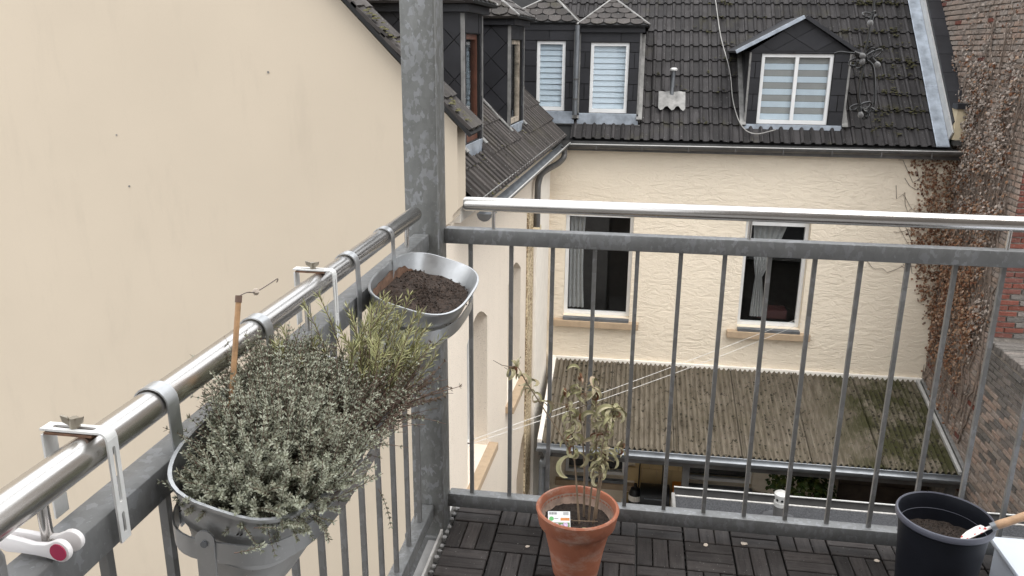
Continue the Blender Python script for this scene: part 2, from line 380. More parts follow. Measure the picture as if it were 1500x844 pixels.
def plate(name, outline, holes, mtx, t, mat, parent, kind=None):
    """flat slab with openings: 2-D outline and holes in local xy, thickness t from local z -t to 0"""
    cu = bpy.data.curves.new('c', 'CURVE'); cu.dimensions = '2D'; cu.fill_mode = 'BOTH'; cu.extrude = t/2
    for poly in [outline]+holes:
        sp = cu.splines.new('POLY'); sp.points.add(len(poly)-1); sp.use_cyclic_u = True
        for p, (x, y) in zip(sp.points, poly): p.co = (x, y, 0, 1)
    ob = bpy.data.objects.new('c', cu); me = bpy.data.meshes.new_from_object(ob)
    bpy.data.objects.remove(ob); bpy.data.curves.remove(cu)
    off = base_of(parent) if parent else Vector((0, 0, 0))
    me.transform(Matrix.Translation(-off) @ mtx @ Matrix.Translation((0, 0, -t/2)))
    if mtx.determinant() < 0: me.flip_normals()
    me.name = name; me.materials.clear(); me.materials.append(M[mat])
    me.polygons.foreach_set('use_smooth', [False]*len(me.polygons))
    o = bpy.data.objects.new(name, me); COL.objects.link(o)
    if parent: o.parent = parent; BASE[o.name] = off
    if kind: o['kind'] = kind
    return o
def frame(o, ex, ey, ez): return Matrix.Translation(o) @ Matrix((Vector(ex).normalized(), Vector(ey).normalized(), Vector(ez).normalized())).transposed().to_4x4()
def rect(x0, y0, x1, y1): return [(x0, y0), (x1, y0), (x1, y1), (x0, y1)]
def clip(poly, conv):      # Sutherland-Hodgman against a convex counter-clockwise polygon
    out = poly
    for i in range(len(conv)):
        a, b = conv[i], conv[(i+1) % len(conv)]; res = []
        ins = lambda p: (b[0]-a[0])*(p[1]-a[1])-(b[1]-a[1])*(p[0]-a[0]) >= -1e-9
        for j in range(len(out)):
            p, q = out[j], out[(j+1) % len(out)]
            if ins(p) != ins(q):
                d1 = (b[0]-a[0])*(p[1]-a[1])-(b[1]-a[1])*(p[0]-a[0]); d2_ = (b[0]-a[0])*(q[1]-a[1])-(b[1]-a[1])*(q[0]-a[0]); tt = d1/(d1-d2_)
                ip = (p[0]+(q[0]-p[0])*tt, p[1]+(q[1]-p[1])*tt)
                if ins(p): res += [p, ip]
                else: res += [ip]
            elif ins(p): res.append(p)
        out = res
        if len(out) < 3: return []
    return out
def area(p): return abs(sum(p[i][0]*p[(i+1) % len(p)][1]-p[(i+1) % len(p)][0]*p[i][1] for i in range(len(p))))/2
def slates(parent, poly, mtx, style, size, mat='slate', t=.011, name='slate', tilt=0):
    """slates or shingles as single plates on a convex patch"""
    xs = [p[0] for p in poly]; ys = [p[1] for p in poly]; x0, x1, y0, y1 = min(xs), max(xs), min(ys), max(ys); g = .0055
    cells = []
    if style == 'diamond':
        w, h = size; j = 0; y = y0-h
        while y < y1+h:
            x = x0-w+(w/2 if j % 2 else 0)
            while x < x1+w: cells.append([(x, y-h/2+g), (x+w/2-g, y), (x, y+h/2-g), (x-w/2+g, y)]); x += w
            y += h/2; j += 1
    else:
        w, h = size; j = 0; y = y0
        while y < y1:
            x = x0-(w/2 if j % 2 else 0)
            while x < x1:
                if style == 'scale': cells.append([(x+g, y+h*.35), (x+w*.22, y+h*.1), (x+w/2, y), (x+w*.78, y+h*.1), (x+w-g, y+h*.35), (x+w-g, y+h*1.02), (x+g, y+h*1.02)])
                else: cells.append(rect(x+g, y+g, x+w-g, y+h-g))
                x += w
            y += h; j += 1
    for c in cells:
        p = clip(c, poly)
        if len(p) < 3 or area(p) < .0006: continue
        tt = t*random.uniform(.7, 1.3)
        m = mtx @ Matrix.Translation((0, 0, .001))
        if tilt:
            cy = min(q[1] for q in p); m = mtx @ Matrix.Translation((0, cy, t*1.2)) @ Matrix.Rotation(-tilt, 4, 'X') @ Matrix.Translation((0, -cy, 0))
        MB().prism(p, m, tt).obj(name, mat, parent)
def pathz(pts, n=8):      # Catmull-Rom
    P = [Vector(p) for p in pts]; P = [P[0]*2-P[1]]+P+[P[-1]*2-P[-2]]; out = []
    for i in range(1, len(P)-2):
        for k in range(n):
            t = k/n; a, b, c, d = P[i-1], P[i], P[i+1], P[i+2]
            out.append(.5*((2*b)+(-a+c)*t+(2*a-5*b+4*c-d)*t*t+(-a+3*b-3*c+d)*t**3))
    return out+[P[-2]]

# ------------------------------------------------------------------ setting
def sheet(name, x0, y0, x1, y1, z, mat, th=.2):
    return tag(MB().box((x0, y0, z-th), (x1, y1, z)).obj(name, mat), kind='structure')
sheet('ground', -60, -30, 60, 90, -6.8, 'ground')

X, Y, Z = Vector((1, 0, 0)), Vector((0, 1, 0)), Vector((0, 0, 1))
def arch(x0, x1, z0, zs, zc, n=10):      # opening with a shallow arched head
    pts = [(x0, z0), (x1, z0)]
    for i in range(n+1):
        t = i/n; pts.append((x1+(x0-x1)*t, zs+(zc-zs)*math.sin(math.pi*t)))
    return pts
def half_gutter(mb, p0, p1, r, t=.004, n=10):
    p0, p1 = Vector(p0), Vector(p1); d = (p1-p0).normalized(); sd_ = d.cross(Z).normalized(); rings = []
    for p in (p0, p1):
        o = [p+sd_*math.cos(a)*r-Z*math.sin(a)*r for a in [math.pi*k/n for k in range(n+1)]]
        i = [p+sd_*math.cos(a)*(r-t)-Z*math.sin(a)*(r-t) for a in [math.pi*k/n for k in range(n+1)]][::-1]
        rings.append(o+i)
    mb.loft(rings)
    mb.tube([p0+sd_*r, p1+sd_*r], .009, 6); return mb

# roof tiles: one double-roll tile, shared by every piece
def tile_mesh(mat, w=.30, ln=.43, rh=.036):
    xs = []; 
    for c in (.055, .205):
        for dx, hh in ((-.055, 0), (-.034, .0), (-.022, .72), (0, 1), (.022, .72), (.034, 0)): xs.append((c+dx, hh*rh))
    xs.append((.298, 0)); n = len(xs); vs = []; fs = []
    for y, zo in ((0, .034), (ln, .006)): vs += [(x, y, zo+h) for x, h in xs]
    vs += [(x, .004, .034+h-.020) for x, h in xs]
    for i in range(n-1):
        fs.append((i, i+1, n+i+1, n+i)); fs.append((2*n+i, 2*n+i+1, i+1, i))
    vs += [(.298, ln, 0.0), (.298, .004, .012)]
    fs.append((n-1, 2*n+1+n-1, 3*n, 2*n-1))
    return mesh_of(MB().add(vs, fs), mat, True)

def dormer(house, F, w, h, win, slope, kind, he, hr, style='blind', ov=.10, frame_mat='pvc', panes=1, ya=.5, cheek='diamond', roof_mat='slate_old', xl=None, ovl=None):
    """dormer in a local frame: x right, y into the roof, z up, origin at the middle of its foot"""
    xl = -w/2 if xl is None else xl; xr = w/2; x0, x1, z0, z1 = win; ovl = ov if ovl is None else ovl
    FM = F @ Matrix(((1,0,0,0),(0,0,-1,0),(0,1,0,0),(0,0,0,1)))
    out = [(xl, -.25), (xr, -.25), (xr, h)] + ([(0, hr)] if kind == 'gable' else []) + [(xl, h)]
    body = plate('dormer', out, [rect(x0, z0, x1, z1)], FM, .10, 'black_gap', house)
    d = h/slope; CL = F @ Matrix.Translation((xl, 0, 0)) @ Matrix(((0,0,-1,0),(-1,0,0,0),(0,1,0,0),(0,0,0,1)))
    CR = F @ Matrix.Translation((xr, 0, 0)) @ Matrix(((0,0,1,0),(1,0,0,0),(0,1,0,0),(0,0,0,1)))
    tl = [(0, 0), (0, h), (-d, h)]; tr = [(0, 0), (d, h), (0, h)]
    MB().prism(tl, CL @ Matrix.Translation((0, 0, -.03)), .028).obj('cheek', 'black_gap', body)
    MB().prism(tr, CR @ Matrix.Translation((0, 0, -.03)), .028).obj('cheek', 'black_gap', body)
    sz = (.36, .36) if cheek == 'diamond' else (.3, .2)
    slates(body, tl, CL, cheek, sz); slates(body, tr, CR, cheek, sz)
    # slates round the window
    for p in (rect(xl, z0-.04, x0-.004, z1), rect(x1+.004, z0-.04, xr, z1)):
        if p[1][0]-p[0][0] > .02: slates(body, p, FM, 'rect', (p[1][0]-p[0][0]+.0005, .24))
    top = rect(xl, z1+.004, xr, h)
    slates(body, top, FM, 'rect', (.62, h-z1+.001))
    if kind == 'gable':
        slates(body, [(xl, h+.004), (xr, h+.004), (.03, hr-.02), (-.03, hr-.02)], FM, 'diamond', (.62, .36))
    # window
    fw_ = .05; hol = []; pw = (x1-x0-fw_*(panes+1))/panes
    for k in range(panes): a = x0+fw_+k*(pw+fw_); hol.append(rect(a, z0+fw_*1.2, a+pw, z1-fw_))
    FW = FM @ Matrix.Translation((0, 0, -.022))
    fr = plate('window_frame', rect(x0+.001, z0+.001, x1-.001, z1-.001), hol, FW, .06, frame_mat, body)
    for q in hol:
        xa, za, xb, zb = q[0][0], q[0][1], q[2][0], q[2][1]
        MB().box((xa-.005, za-.005, -.048), (xb+.005, zb+.005, -.044), FM).obj('pane', 'glass', body)
        if style == 'none': continue
        n = 11 if style == 'blind' else 10
        for i in range(n):
            za_, zb_ = za+(zb-za)*i/n, za+(zb-za)*(i+1)/n
            if style == 'blind':
                m = FM @ Matrix.Translation(((xa+xb)/2, (za_+zb_)/2, -.085)) @ Matrix.Rotation(R(-12), 4, 'X')
                MB().box((-(xb-xa)/2-.02, -(zb_-za_)*.475, -.002), ((xb-xa)/2+.02, (zb_-za_)*.475, .002), m).obj('blind_slat', 'blind', body)
            else:
                MB().box((xa-.02, za_+.002, -.090-.004*(i % 2)), (xb+.02, zb_-.002, -.086-.004*(i % 2)), FM).obj('blind_band', 'blind' if i % 2 == 0 else 'blind_grey', body)
    MB().box((x0-.05, z0-.05, -.30), (x1+.05, z1+.05, -.28), FM).obj('room_back', 'room', body)
    if style == 'blind': MB().box((x0+.02, z0+.02, -.112), (x1-.02, z1-.02, -.108), FM).obj('blind_gap_sheet', 'blind_grey', body)  # added grey sheet, standing in for shade in the slat gaps
    # lead apron under the window and strips beside the cheeks
    MB().box((xl-.02, -.045, .002), (xr+.02, z0-.006, .02), FM).obj('apron_flashing', 'lead', body, bevel=.004)
    ap = FM @ Matrix.Translation((0, -.045, .012)) @ Matrix.Rotation(R(48), 4, 'X')
    MB().box((xl-.05, -.14, .0), (xr+.05, 0, .008), ap).obj('apron_skirt', 'lead_dull', body)
    for xs, sgn in ((xl, -1), (xr, 1)):
        mb = MB(); ln = math.hypot(d, h)*.96
        mm = F @ Matrix.Translation((xs+sgn*.035, -.03, .01)) @ Matrix.Rotation(math.atan(slope), 4, 'X')
        mb.box((-.045, 0, .03), (.045, ln, .05), mm); mb.obj('side_flashing', 'lead_dull', body, bevel=.005)
        MB().box((xs+sgn*.005-.014, -.02, .02), (xs+sgn*.005+.014, .015, h-.02), F).obj('corner_flashing', 'lead_dull', body)
    # roof
    WL, WR = xl-ovl, xr+ov; yb = he/slope
    def slab(pts, name, mat, t=.03):
        P = [F @ Vector(p) for p in pts]; nn = (P[1]-P[0]).cross(P[2]-P[0]).normalized()
        if nn.dot(F.to_3x3() @ Z) < 0: nn = -nn
        n = len(P); return MB().add(P+[p+nn*t for p in P], [tuple(range(n)), tuple(range(n, 2*n))]+[(i, (i+1) % n, n+(i+1) % n, n+i) for i in range(n)]).obj(name, mat, body)
    if kind == 'gable':
        for sx, Wd in ((-1, WL), (1, WR)):
            slab([(Wd, -ov, he), (0, -ov, hr), (0, hr/slope, hr), (Wd, yb, he)], 'dormer_roof', 'slate', .035)
        for sx, Wd in ((-1, WL), (1, WR)):
            slab([(Wd, -ov-.03, he-.005), (0, -ov-.03, hr-.005), (0, -ov+.06, hr-.005), (Wd, -ov+.06, he-.005)], 'verge_flashing', 'lead' if sx < 0 else 'slate', .05)
    else:
        slab([(WL, -ov, he), (WR, -ov, he), (0, ya, hr)], 'dormer_roof', 'black_gap')
        slab([(WL, -ov, he), (0, ya, hr), (0, hr/slope, hr), (WL, yb, he)], 'dormer_roof', roof_mat)
        slab([(WR, -ov, he), (0, ya, hr), (0, hr/slope, hr), (WR, yb, he)], 'dormer_roof', roof_mat)
        up = Vector((0, ya+ov, hr-he)); lu = up.length; u = up.normalized()
        for pa, pb, pc in (((WL, -ov, he), (WR, -ov, he), (0, ya, hr)),):
            ex = Vector((1, 0, 0)); nn = ex.cross(u)
            m = F @ frame((0, -ov, he), ex, u, nn) @ Matrix.Translation((0, 0, .031))
            slates(body, [(WL, 0), (WR, 0), (0, lu)], m, 'scale', (.2, .15), roof_mat, t=.009, tilt=.05)
        # left slope seen from the camera
        a, b, c = Vector((WL, -ov, he)), Vector((0, ya, hr)), Vector((WL, yb, he))
        ex = (a-c).normalized(); nn = ex.cross(b-a).normalized(); nn = nn if nn.z > 0 else -nn; ey = nn.cross(ex)
        L2 = lambda p: ((p-c).dot(ex), (p-c).dot(ey)); bb = Vector((0, hr/slope, hr))
        m = F @ frame(c, ex, ey, nn) @ Matrix.Translation((0, 0, .031))
        slates(body, [L2(c), L2(a), L2(b), L2(bb)], m, 'scale', (.2, .15), roof_mat, t=.009, tilt=.05)
        for e in (WL, WR): MB().tube([F @ Vector((e, -ov, he+.03)), F @ Vector((0, ya, hr+.045))], .020, 6).obj('hip_flashing', 'lead_dull', body)
        MB().tube([F @ Vector((0, ya, hr+.04)), F @ Vector((0, hr/slope, hr+.04))], .03, 6).obj('ridge_flashing', 'lead_dull', body)
        MB().box((xl-ovl*.5, -ov*.55, h-.01), (xr+ov*.5, .02, he-.004), F).obj('fascia', 'slate', body)
        MB().box((xl-ovl*.5, .021, h-.01), (xl, yb, he-.004), F).obj('fascia', 'slate', body)
    return body

# ------------------------------------------------------------------ house across the yard
house = thing('courtyard_house', (1.7, 13.2, -6.8), 'cream rendered house with grey tiled roof and three slate dormers across the courtyard', 'house')
FY = 13.0
FF = frame((0, FY, 0), X, Z, -Y)
w1 = arch(-1.06, .045, -2.80, -.98, -.86); w2 = arch(1.80, 2.79, -2.83, -1.00, -.90)
g0 = rect(-.95, -5.80, .12, -4.40); g1 = rect(1.18, -5.76, 2.30, -4.45)
plate('wall', rect(-1.36, -6.8, 4.79, .06), [w1, w2, g0, g1], FF, .36, 'facade', house)
def facade_window(op, x0, x1, z0, z1, mull=None, curtain=None, sill=True, head=None):
    fw_ = .058; hol = [rect(x0+fw_, z0+fw_, x1-fw_, z1-fw_)] if mull is None else [rect(x0+fw_, z0+fw_, mull-fw_/2, z1-fw_), rect(mull+fw_/2, z0+fw_, x1-fw_, z1-fw_)]
    m = FF @ Matrix.Translation((0, 0, -.12))
    wdw = plate('window', rect(x0+.002, z0+.002, x1-.002, z1), hol, m, .07, 'pvc', house)
    for q in hol: MB().box((q[0][0]-.005, q[0][1]-.005, -.158), (q[2][0]+.005, q[2][1]+.005, -.152), FF).obj('pane', 'glass', wdw)
    MB().box((x0-.6, z0-.6, -1.9), (x1+.6, z1+.4, -1.85), FF).obj('room_back', 'room', wdw)
    mb = MB(); mb.box((x0-.6, z0-.62, -1.85), (x1+.6, z0-.6, -.37), FF); mb.box((x0-.6, z1+.4, -1.85), (x1+.6, z1+.42, -.37), FF)
    mb.box((x0-.62, z0-.6, -1.85), (x0-.6, z1+.4, -.37), FF); mb.box((x1+.6, z0-.6, -1.85), (x1+.62, z1+.4, -.37), FF); mb.obj('room', 'room', wdw)
    if head: MB().box((x0+.01, z1-.001, -.17), (x1-.01, z1+.16, -.13), FF).obj('shutter_box', 'blind_grey', wdw)
    if sill:
        MB().box((x0-.16, z0-.165, -.02), (x1+.16, z0-.055, .12), FF).obj('stone_sill', 'sill_stone', wdw, bevel=.008)
        MB().box((x0+.005, z0-.055, -.118), (x1-.005, z0-.004, .09), FF).obj('sill_flashing', 'zinc', wdw, bevel=.004)
    return wdw
wa = facade_window(w1, -1.06, .045, -2.80, -1.06, head=True)
wb = facade_window(w2, 1.80, 2.79, -2.83, -1.10, head=True)
facade_window(g1, 1.18, 2.30, -5.76, -4.45); facade_window(g0, -.95, .12, -5.80, -4.40)
def curtain_mesh(f, nu, nv):      # f(u, v) -> (x, y, z)
    vs = [f(i/nu, j/nv) for j in range(nv+1) for i in range(nu+1)]
    return MB().add(vs, [(j*(nu+1)+i, j*(nu+1)+i+1, (j+1)*(nu+1)+i+1, (j+1)*(nu+1)+i) for j in range(nv) for i in range(nu)])
curtain_mesh(lambda u, v: (-1.03+.30*u*(1-.12*math.sin(v*3)), FY+.24+.02*math.sin(u*26), -2.72+1.7*v), 30, 10).obj('curtain', 'curtain', wa, smooth=True)
def tied(u, v):       # net curtain gathered low to one side
    z = -2.72+1.66*v; k = max(0, (v-.42)/.58) if v > .42 else (.42-v)*.45
    wd = .10+.46*k**.8; c = 2.10+.10*k
    return (c+(u-.45)*wd, FY+.25+.018*math.sin(u*30), z)
curtain_mesh(tied, 34, 22).obj('curtain', 'curtain', wb, smooth=True)
MB().box((2.15, FY+.3, -2.76), (2.62, FY+.6, -2.62)).obj('red_cloth', 'red', wb)

# main roof
SL = .92; AN = math.atan(SL); rx, ry, rz = 0, 12.868, .148
UP = Vector((0, math.cos(AN), math.sin(AN))); NR = Vector((0, -math.sin(AN), math.cos(AN)))
def roofp(x, s, n=0): return Vector((x, ry, rz)) + UP*s + NR*n
roof = MB().add([roofp(-1.5, 0, -.02), roofp(4.62, 0, -.02), roofp(4.62, 4.9, -.02), roofp(-6.4, 4.9, -.02)], [(0, 1, 2, 3)])
roof.add([roofp(-6.4, 4.9, -.02), roofp(4.62, 4.9, -.02), roofp(4.62, 4.9, -.02)+Vector((0, 4, -3.4)), roofp(-6.4, 4.9, -.02)+Vector((0, 4, -3.4))], [(0, 1, 2, 3)])
roof = roof.obj('roof', 'black_gap', house)
TM = tile_mesh('tile')
DORM = [(1.66, 3.09, 13.1, 14.4), (-2.1, .0, 13.1, 14.75)]
for r in range(14):
    s = r*.346; x = 4.39-.30*20.0
    while x < 4.38:
        p = roofp(x+.15, s+.2)
        inside = any(a+.02 < x and x+.3 < b+.02 and c < p.y < d for a, b, c, d in DORM)
        if not inside and x > -1.18-(p.y-12.9)*1.02 and x > -4.2:
            jit = Matrix.Rotation(random.uniform(-.006, .006), 4, 'Z') @ Matrix.Translation((0, random.uniform(-.006, .006), random.uniform(0, .004)))
            place('tile', TM, frame(roofp(x, s), X, UP, NR) @ jit, roof)
        x += .30
MB().tube([roofp(-6, 4.92, .05), roofp(4.6, 4.92, .05)], .09, 8).obj('ridge_tile', 'tile', roof)
# lead valley beside the firewall, white edge and slate-clad upstand
def strip_on_roof(x0, x1, s0, s1, n0, n1, name, mat, par, **k):
    vs = [roofp(x, s, n) for n in (n0, n1) for x, s in ((x0, s0), (x1, s0), (x1, s1), (x0, s1))]
    return MB().add(vs, [(0,3,2,1),(4,5,6,7),(0,1,5,4),(1,2,6,5),(2,3,7,6),(3,0,4,7)]).obj(name, mat, par, **k)
for k in range(4): strip_on_roof(4.375, 4.562, -.03+k*1.2, 1.185+k*1.2, .055+.004*(k % 2), .078+.004*(k % 2), 'lead_valley', 'lead', roof, bevel=.008)
strip_on_roof(4.563, 4.585, .12, 4.9, .0, .22, 'white_verge_strip', 'white_metal', roof)
up_ = MB().add([roofp(4.587, .28, 0), roofp(4.79, .28, 0), roofp(4.79, 4.9, 0), roofp(4.587, 4.9, 0), roofp(4.587, .28, .27), roofp(4.79, .28, .27), roofp(4.79, 4.9, .27), roofp(4.587, 4.9, .27)], [(0,3,2,1),(4,5,6,7),(0,1,5,4),(1,2,6,5),(2,3,7,6),(3,0,4,7)]).obj('firewall_upstand', 'slate', house)
for k in range(14): strip_on_roof(4.58, 4.82, .27+k*.2, .27+k*.2+.215, .274+.003*(k % 2), .283+.003*(k % 2), 'slate', 'slate', up_)
MB().box((4.60, 12.84, .28), (4.785, 13.10, .72)).obj('parapet_end', 'reveal', house)
MB().box((4.58, 12.80, .722), (4.83, 13.00, .80)).obj('parapet_cap', 'slate', house)
MB().box((4.62, 12.82, .20), (4.80, 13.0, .278)).obj('parapet_foot', 'zinc_dark', house)
gm = MB(); half_gutter(gm, (4.88, 12.80, .115), (-1.02, 12.80, .085), .068); gm.obj('gutter', 'zinc_dark', house, smooth=True)
MB().tube([(4.88, 12.73, .122), (-1.02, 12.73, .092)], .008, 8).obj('gutter_lip', 'white_metal', house, smooth=True)
MB().box((-1.3, 12.874, -.02), (4.79, 12.995, .13)).obj('eaves_board', 'zinc_dark', house)
for k in range(8): MB().box((-.6+k*.7, 12.728, .012), (-.585+k*.7, 12.735, .10)).obj('gutter_bracket', 'zinc_dark', house)
def F_main(xc, zb): return frame((xc, 13.09, zb), X, Y, Z)
dR = dormer(house, F_main(2.37, .375), 1.43, 1.13, (-.55, .49, .06, 1.095), SL, 'gable', 1.10, 1.60, style='zebra', ov=.09, panes=2, ovl=.22)
dC = dormer(house, F_main(-.445, .42), .90, 1.35, (-.305, .285, .13, 1.19), SL, 'hip', 1.42, 1.82, ya=.48, ov=.12, ovl=.05, xl=-.47)
dL = dormer(house, F_main(-1.40, .42), .80, 1.38, (-.19, .26, .15, 1.21), SL, 'hip', 1.46, 1.86, ya=.42, ov=.05, ovl=.2, xl=-.62, cheek='diamond')
# pipe between the two dormers
MB().tube(pathz([(-.955, 12.97, 1.86), (-.955, 12.975, 1.70), (-.96, 12.985, 1.2), (-.965, 12.99, .52)]), .038, 10).obj('dormer_downpipe', 'zinc', house, smooth=True)
for z in (1.05, .75): MB().tube([(-.962, 12.985, z), (-.962, 12.985, z+.025)], .045, 10).obj('pipe_clip', 'zinc_dark', house)
# roof vent with lead slate
vp = Vector((.53, 13.50, .75)); vt = MB().tube([vp-Z*.1, vp+Vector((.015, -.01, .46))], .033, 10).obj('vent_pipe', 'zinc', house, smooth=True)
MB().lathe((.545, 13.49, 1.20), [(0, .045), (.035, .043), (.062, .02), (.062, .0), (.03, -.005)], 14).obj('vent_cap', 'white_metal', vt, smooth=True)
LP = MB(); vs = []
for j in range(7):
    for i in range(13):
        x = .33+.42*i/12; s = .62+.36*j/6; s -= .05*math.sin(i*1.3)*(1-j/6)
        vs.append(roofp(x, s, .088+.008*math.cos((x-.055)*2*math.pi/.15)))
LP.add(vs, [(j*13+i, j*13+i+1, j*13+i+14, j*13+i+13) for j in range(6) for i in range(12)]).obj('lead_slate', 'lead_dull', vt, smooth=True)
cable = [(1.237, 15.18, 2.29), (1.316, 14.498, 1.663), (1.445, 13.919, 1.13), (1.484, 13.426, .676), (1.597, 13.061, .342), (1.795, 12.944, .233), (2.102, 13.012, .296)]
MB().tube(pathz([Vector(p)+NR*.09 for p in cable], 6), .0075, 6).obj('roof_cable', 'cable_grey', house, smooth=True)
# moss pads on the tiles
def blob(mb, c, r, sq=.5, n=7):
    k = len(mb.v); rows = []
    ph = random.random()*9
    for j in range(1, 4):
        a = math.pi*.5*j/4
        rows.append([(c[0]+r*math.sin(a)*math.cos(t*2*math.pi/n+ph)*random.uniform(.7, 1.25), c[1]+r*math.sin(a)*math.sin(t*2*math.pi/n+ph)*random.uniform(.7, 1.25), c[2]+r*sq*math.cos(a)*random.uniform(.8, 1.2)) for t in range(n)])
    top = (c[0], c[1], c[2]+r*sq); vs = [top]+[p for r_ in rows for p in r_]; fs = [(0, 1+i, 1+(i+1) % n) for i in range(n)]
    for j in range(2):
        for i in range(n): a = 1+j*n+i; b = 1+j*n+(i+1) % n; fs.append((a, a+n, b+n, b))
    mb.add(vs, fs)
mo = MB()
for k in range(120):
    u = random.random()
    if u < .68: x = random.gauss(3.85, .27)
    elif u < .85: x = random.gauss(1.42, .16)
    else: x = random.uniform(.1, 4.3)
    s0 = random.choice(range(1, 11))*.346+random.gauss(.02, .05)
    big = 1.0 if u < .68 else .6
    for j in range(int(random.uniform(3, 15)*big)):
        xx, s = x+random.gauss(0, .055), s0+random.gauss(0, .028)
        if xx > 4.33 or (1.62 < xx < 3.12 and s < 2.0) or (xx < .05 and s < 2.6): continue
        blob(mo, roofp(xx, s, .046), random.uniform(.010, .030), .5, 7)
mo.obj('moss', 'moss', house, kind='stuff', smooth=True)

# ------------------------------------------------------------------ wing on the left of the yard
TH = .038; _k = math.hypot(TH, 1); WT = Vector((-TH, -1, 0))/_k; WN = Vector((1, -TH, 0))/_k; WO = Vector((-1.35, 13, 0))
def Wp(u, v, z): return WO + WN*u + WT*v + Z*z
wing = thing('side_wing', tuple(Wp(-1, 3.3, -6.8)), 'white rendered side wing with dark dormers and arched windows running back from the beige gable', 'house')
WF = frame(WO, -WT, Z, WN)      # local x = away from camera
WV = lambda pts: [(-a, b) for a, b in pts]
def warch(v0, v1, z0, zs, zc): return [(-v1, z0), (-v0, z0)] + [(-v0-(v1-v0)*i/10, zs+(zc-zs)*math.sin(math.pi*i/10)) for i in range(11)]
wh = [warch(4.60, 5.55, -2.92, -1.34, -1.16), warch(2.50, 3.42, -2.92, -1.34, -1.16), warch(1.55, 2.65, -6.7, -4.45, -4.0)]
plate('wall', rect(-6.35, -6.8, .0, .0), wh, WF, .30, 'wing', wing)
for a, b in ((4.60, 5.55), (2.50, 3.42)):
    m = WF @ Matrix.Translation((0, 0, -.20))
    fr = plate('window', rect(-b+.002, -2.918, -a-.002, -1.35), [rect(-b+.07, -2.84, -(a+b)/2-.03, -1.42), rect(-(a+b)/2+.03, -2.84, -a-.07, -1.42)], m, .06, 'pvc', wing)
    MB().box((-b+.06, -2.85, -.232), (-a-.06, -1.41, -.228), WF).obj('pane', 'glass', fr)
    MB().box((-b+.003, -1.35, -.24), (-a-.003, -1.17, -.21), WF).obj('window_head', 'reveal', fr)
    MB().box((-b-.1, -3.0, -1.2), (-a+.1, -1.1, -1.18), WF).obj('room_back', 'room', fr)
    MB().box((-b-.10, -3.02, -.02), (-a+.10, -2.925, .11), WF).obj('stone_sill', 'sill_stone', fr, bevel=.006)
MB().box((-1.42, -6.7, .002), (-.20, -.12, .05), WF).obj('corner_pilaster', 'trim_white', wing, bevel=.006)
def _stain():
    t = NT('brown_run_off_stain')
    f = t.ramp(t.noise(1, 6, .75, t.scaled((26, 26, 2.2))), [(.36, 0), (.52, 1)])
    f2 = t.ramp(t.noise(34, 4, .7), [(.40, 0), (.55, 1)]); fm = t.nd('ShaderNodeMath'); fm.operation = 'MULTIPLY'; t.lk(f, fm.inputs[0]); t.lk(f2, fm.inputs[1]); f = fm.outputs[0]
    c = t.mix(f, L(222, 205, 172), (.16, .10, .05)); t.bump(t.noise(60, 3), .6, .008); return t.done(c, .9)
M['stain'] = _stain()
MB().box((-2.08, -5.2, .002), (-1.62, -.62, .028), WF).obj('stained_strip', 'stain', wing, bevel=.006)
MB().box((-6.0, -.001, -.02), (.1, .12, .06), WF).obj('eaves_board', 'trim_white', wing)
# roof of the wing, 45 degrees
A45 = R(45); WU = (-WN*math.cos(A45) + Z*math.sin(A45)); WR_ = (WN*math.sin(A45) + Z*math.cos(A45))
def wroof(v, s, n=0): return Wp(.235, v, .155) + WU*s + WR_*n
wr = MB().add([wroof(6.02, 0, -.02), wroof(-.35, 0, -.02), wroof(-3.4, 4.6, -.02), wroof(6.02, 4.6, -.02)], [(0, 1, 2, 3)]).obj('roof', 'black_gap', wing)
TW = tile_mesh('tile_wing', rh=.046)
DA, DB = (4.46, 5.22), (1.98, 2.92)
for r in range(9):
    s = r*.335; v = 6.02-.30
    while v > -.6:
        cs = s+.2; hor = cs*math.cos(A45)
        ins = any(a-.02 < v and v+.3 < b+.02 and cs > .52 for a, b in (DA, DB))
        if v > .02-hor*1.0 and not ins:
            wob = .010*math.sin(v*2.1+r)
            place('tile', TW, frame(wroof(v+.3, s, wob), -WT, WU, WR_) @ Matrix.Rotation(random.uniform(-.01, .01), 4, 'Z'), wr)
        v -= .30
gm = MB(); half_gutter(gm, Wp(.275, 5.98, .085), Wp(.275, .03, .095), .068); gm.obj('gutter', 'zinc', wing, smooth=True)
MB().tube([Wp(.345, 5.98, .092), Wp(.345, .03, .102)], .008, 8).obj('gutter_lip', 'white_metal', wing, smooth=True)
vw = Wp(-.30, 1.10, .62); vpw = MB().tube([vw, vw+Z*.62], .028, 10).obj('vent_pipe', 'zinc', wing, smooth=True); MB().tube([vw+Z*.62, vw+Z*.655, vw+Z*.67], [.045, .045, .02], 12).obj('vent_cap', 'white_metal', vpw, smooth=True)
MB().prism([(math.cos(a)*.066, -math.sin(a)*.066) for a in [math.pi*k/12 for k in range(13)]], frame(Wp(.275, 5.98, .085), WN, Z, WN.cross(Z)), .004).obj('gutter_end_cap', 'zinc_dark', wing)
for k in range(17):
    v = 5.85-k*.35
    MB().box((-v-.17, -.002, -.002), (-v+.17, .006, .13), WF @ Matrix.Translation((0, .115, .20)) @ Matrix.Rotation(R(-62), 4, 'X')).obj('eaves_flashing', 'lead_dull', wing)
MB().tube(pathz([Wp(.275, .30, .03), Wp(.275, .32, -.10), Wp(.22, .55, -.17), Wp(.11, 1.35, -.20), Wp(.085, 1.62, -.30), Wp(.08, 1.66, -.5), Wp(.08, 1.66, -.95)]), .045, 10).obj('downpipe', 'zinc_dark', wing, smooth=True)
MB().tube([Wp(.275, .30, .02), Wp(.275, .30, .06)], [.045, .06], 10).obj('gutter_outlet', 'zinc_dark', wing)
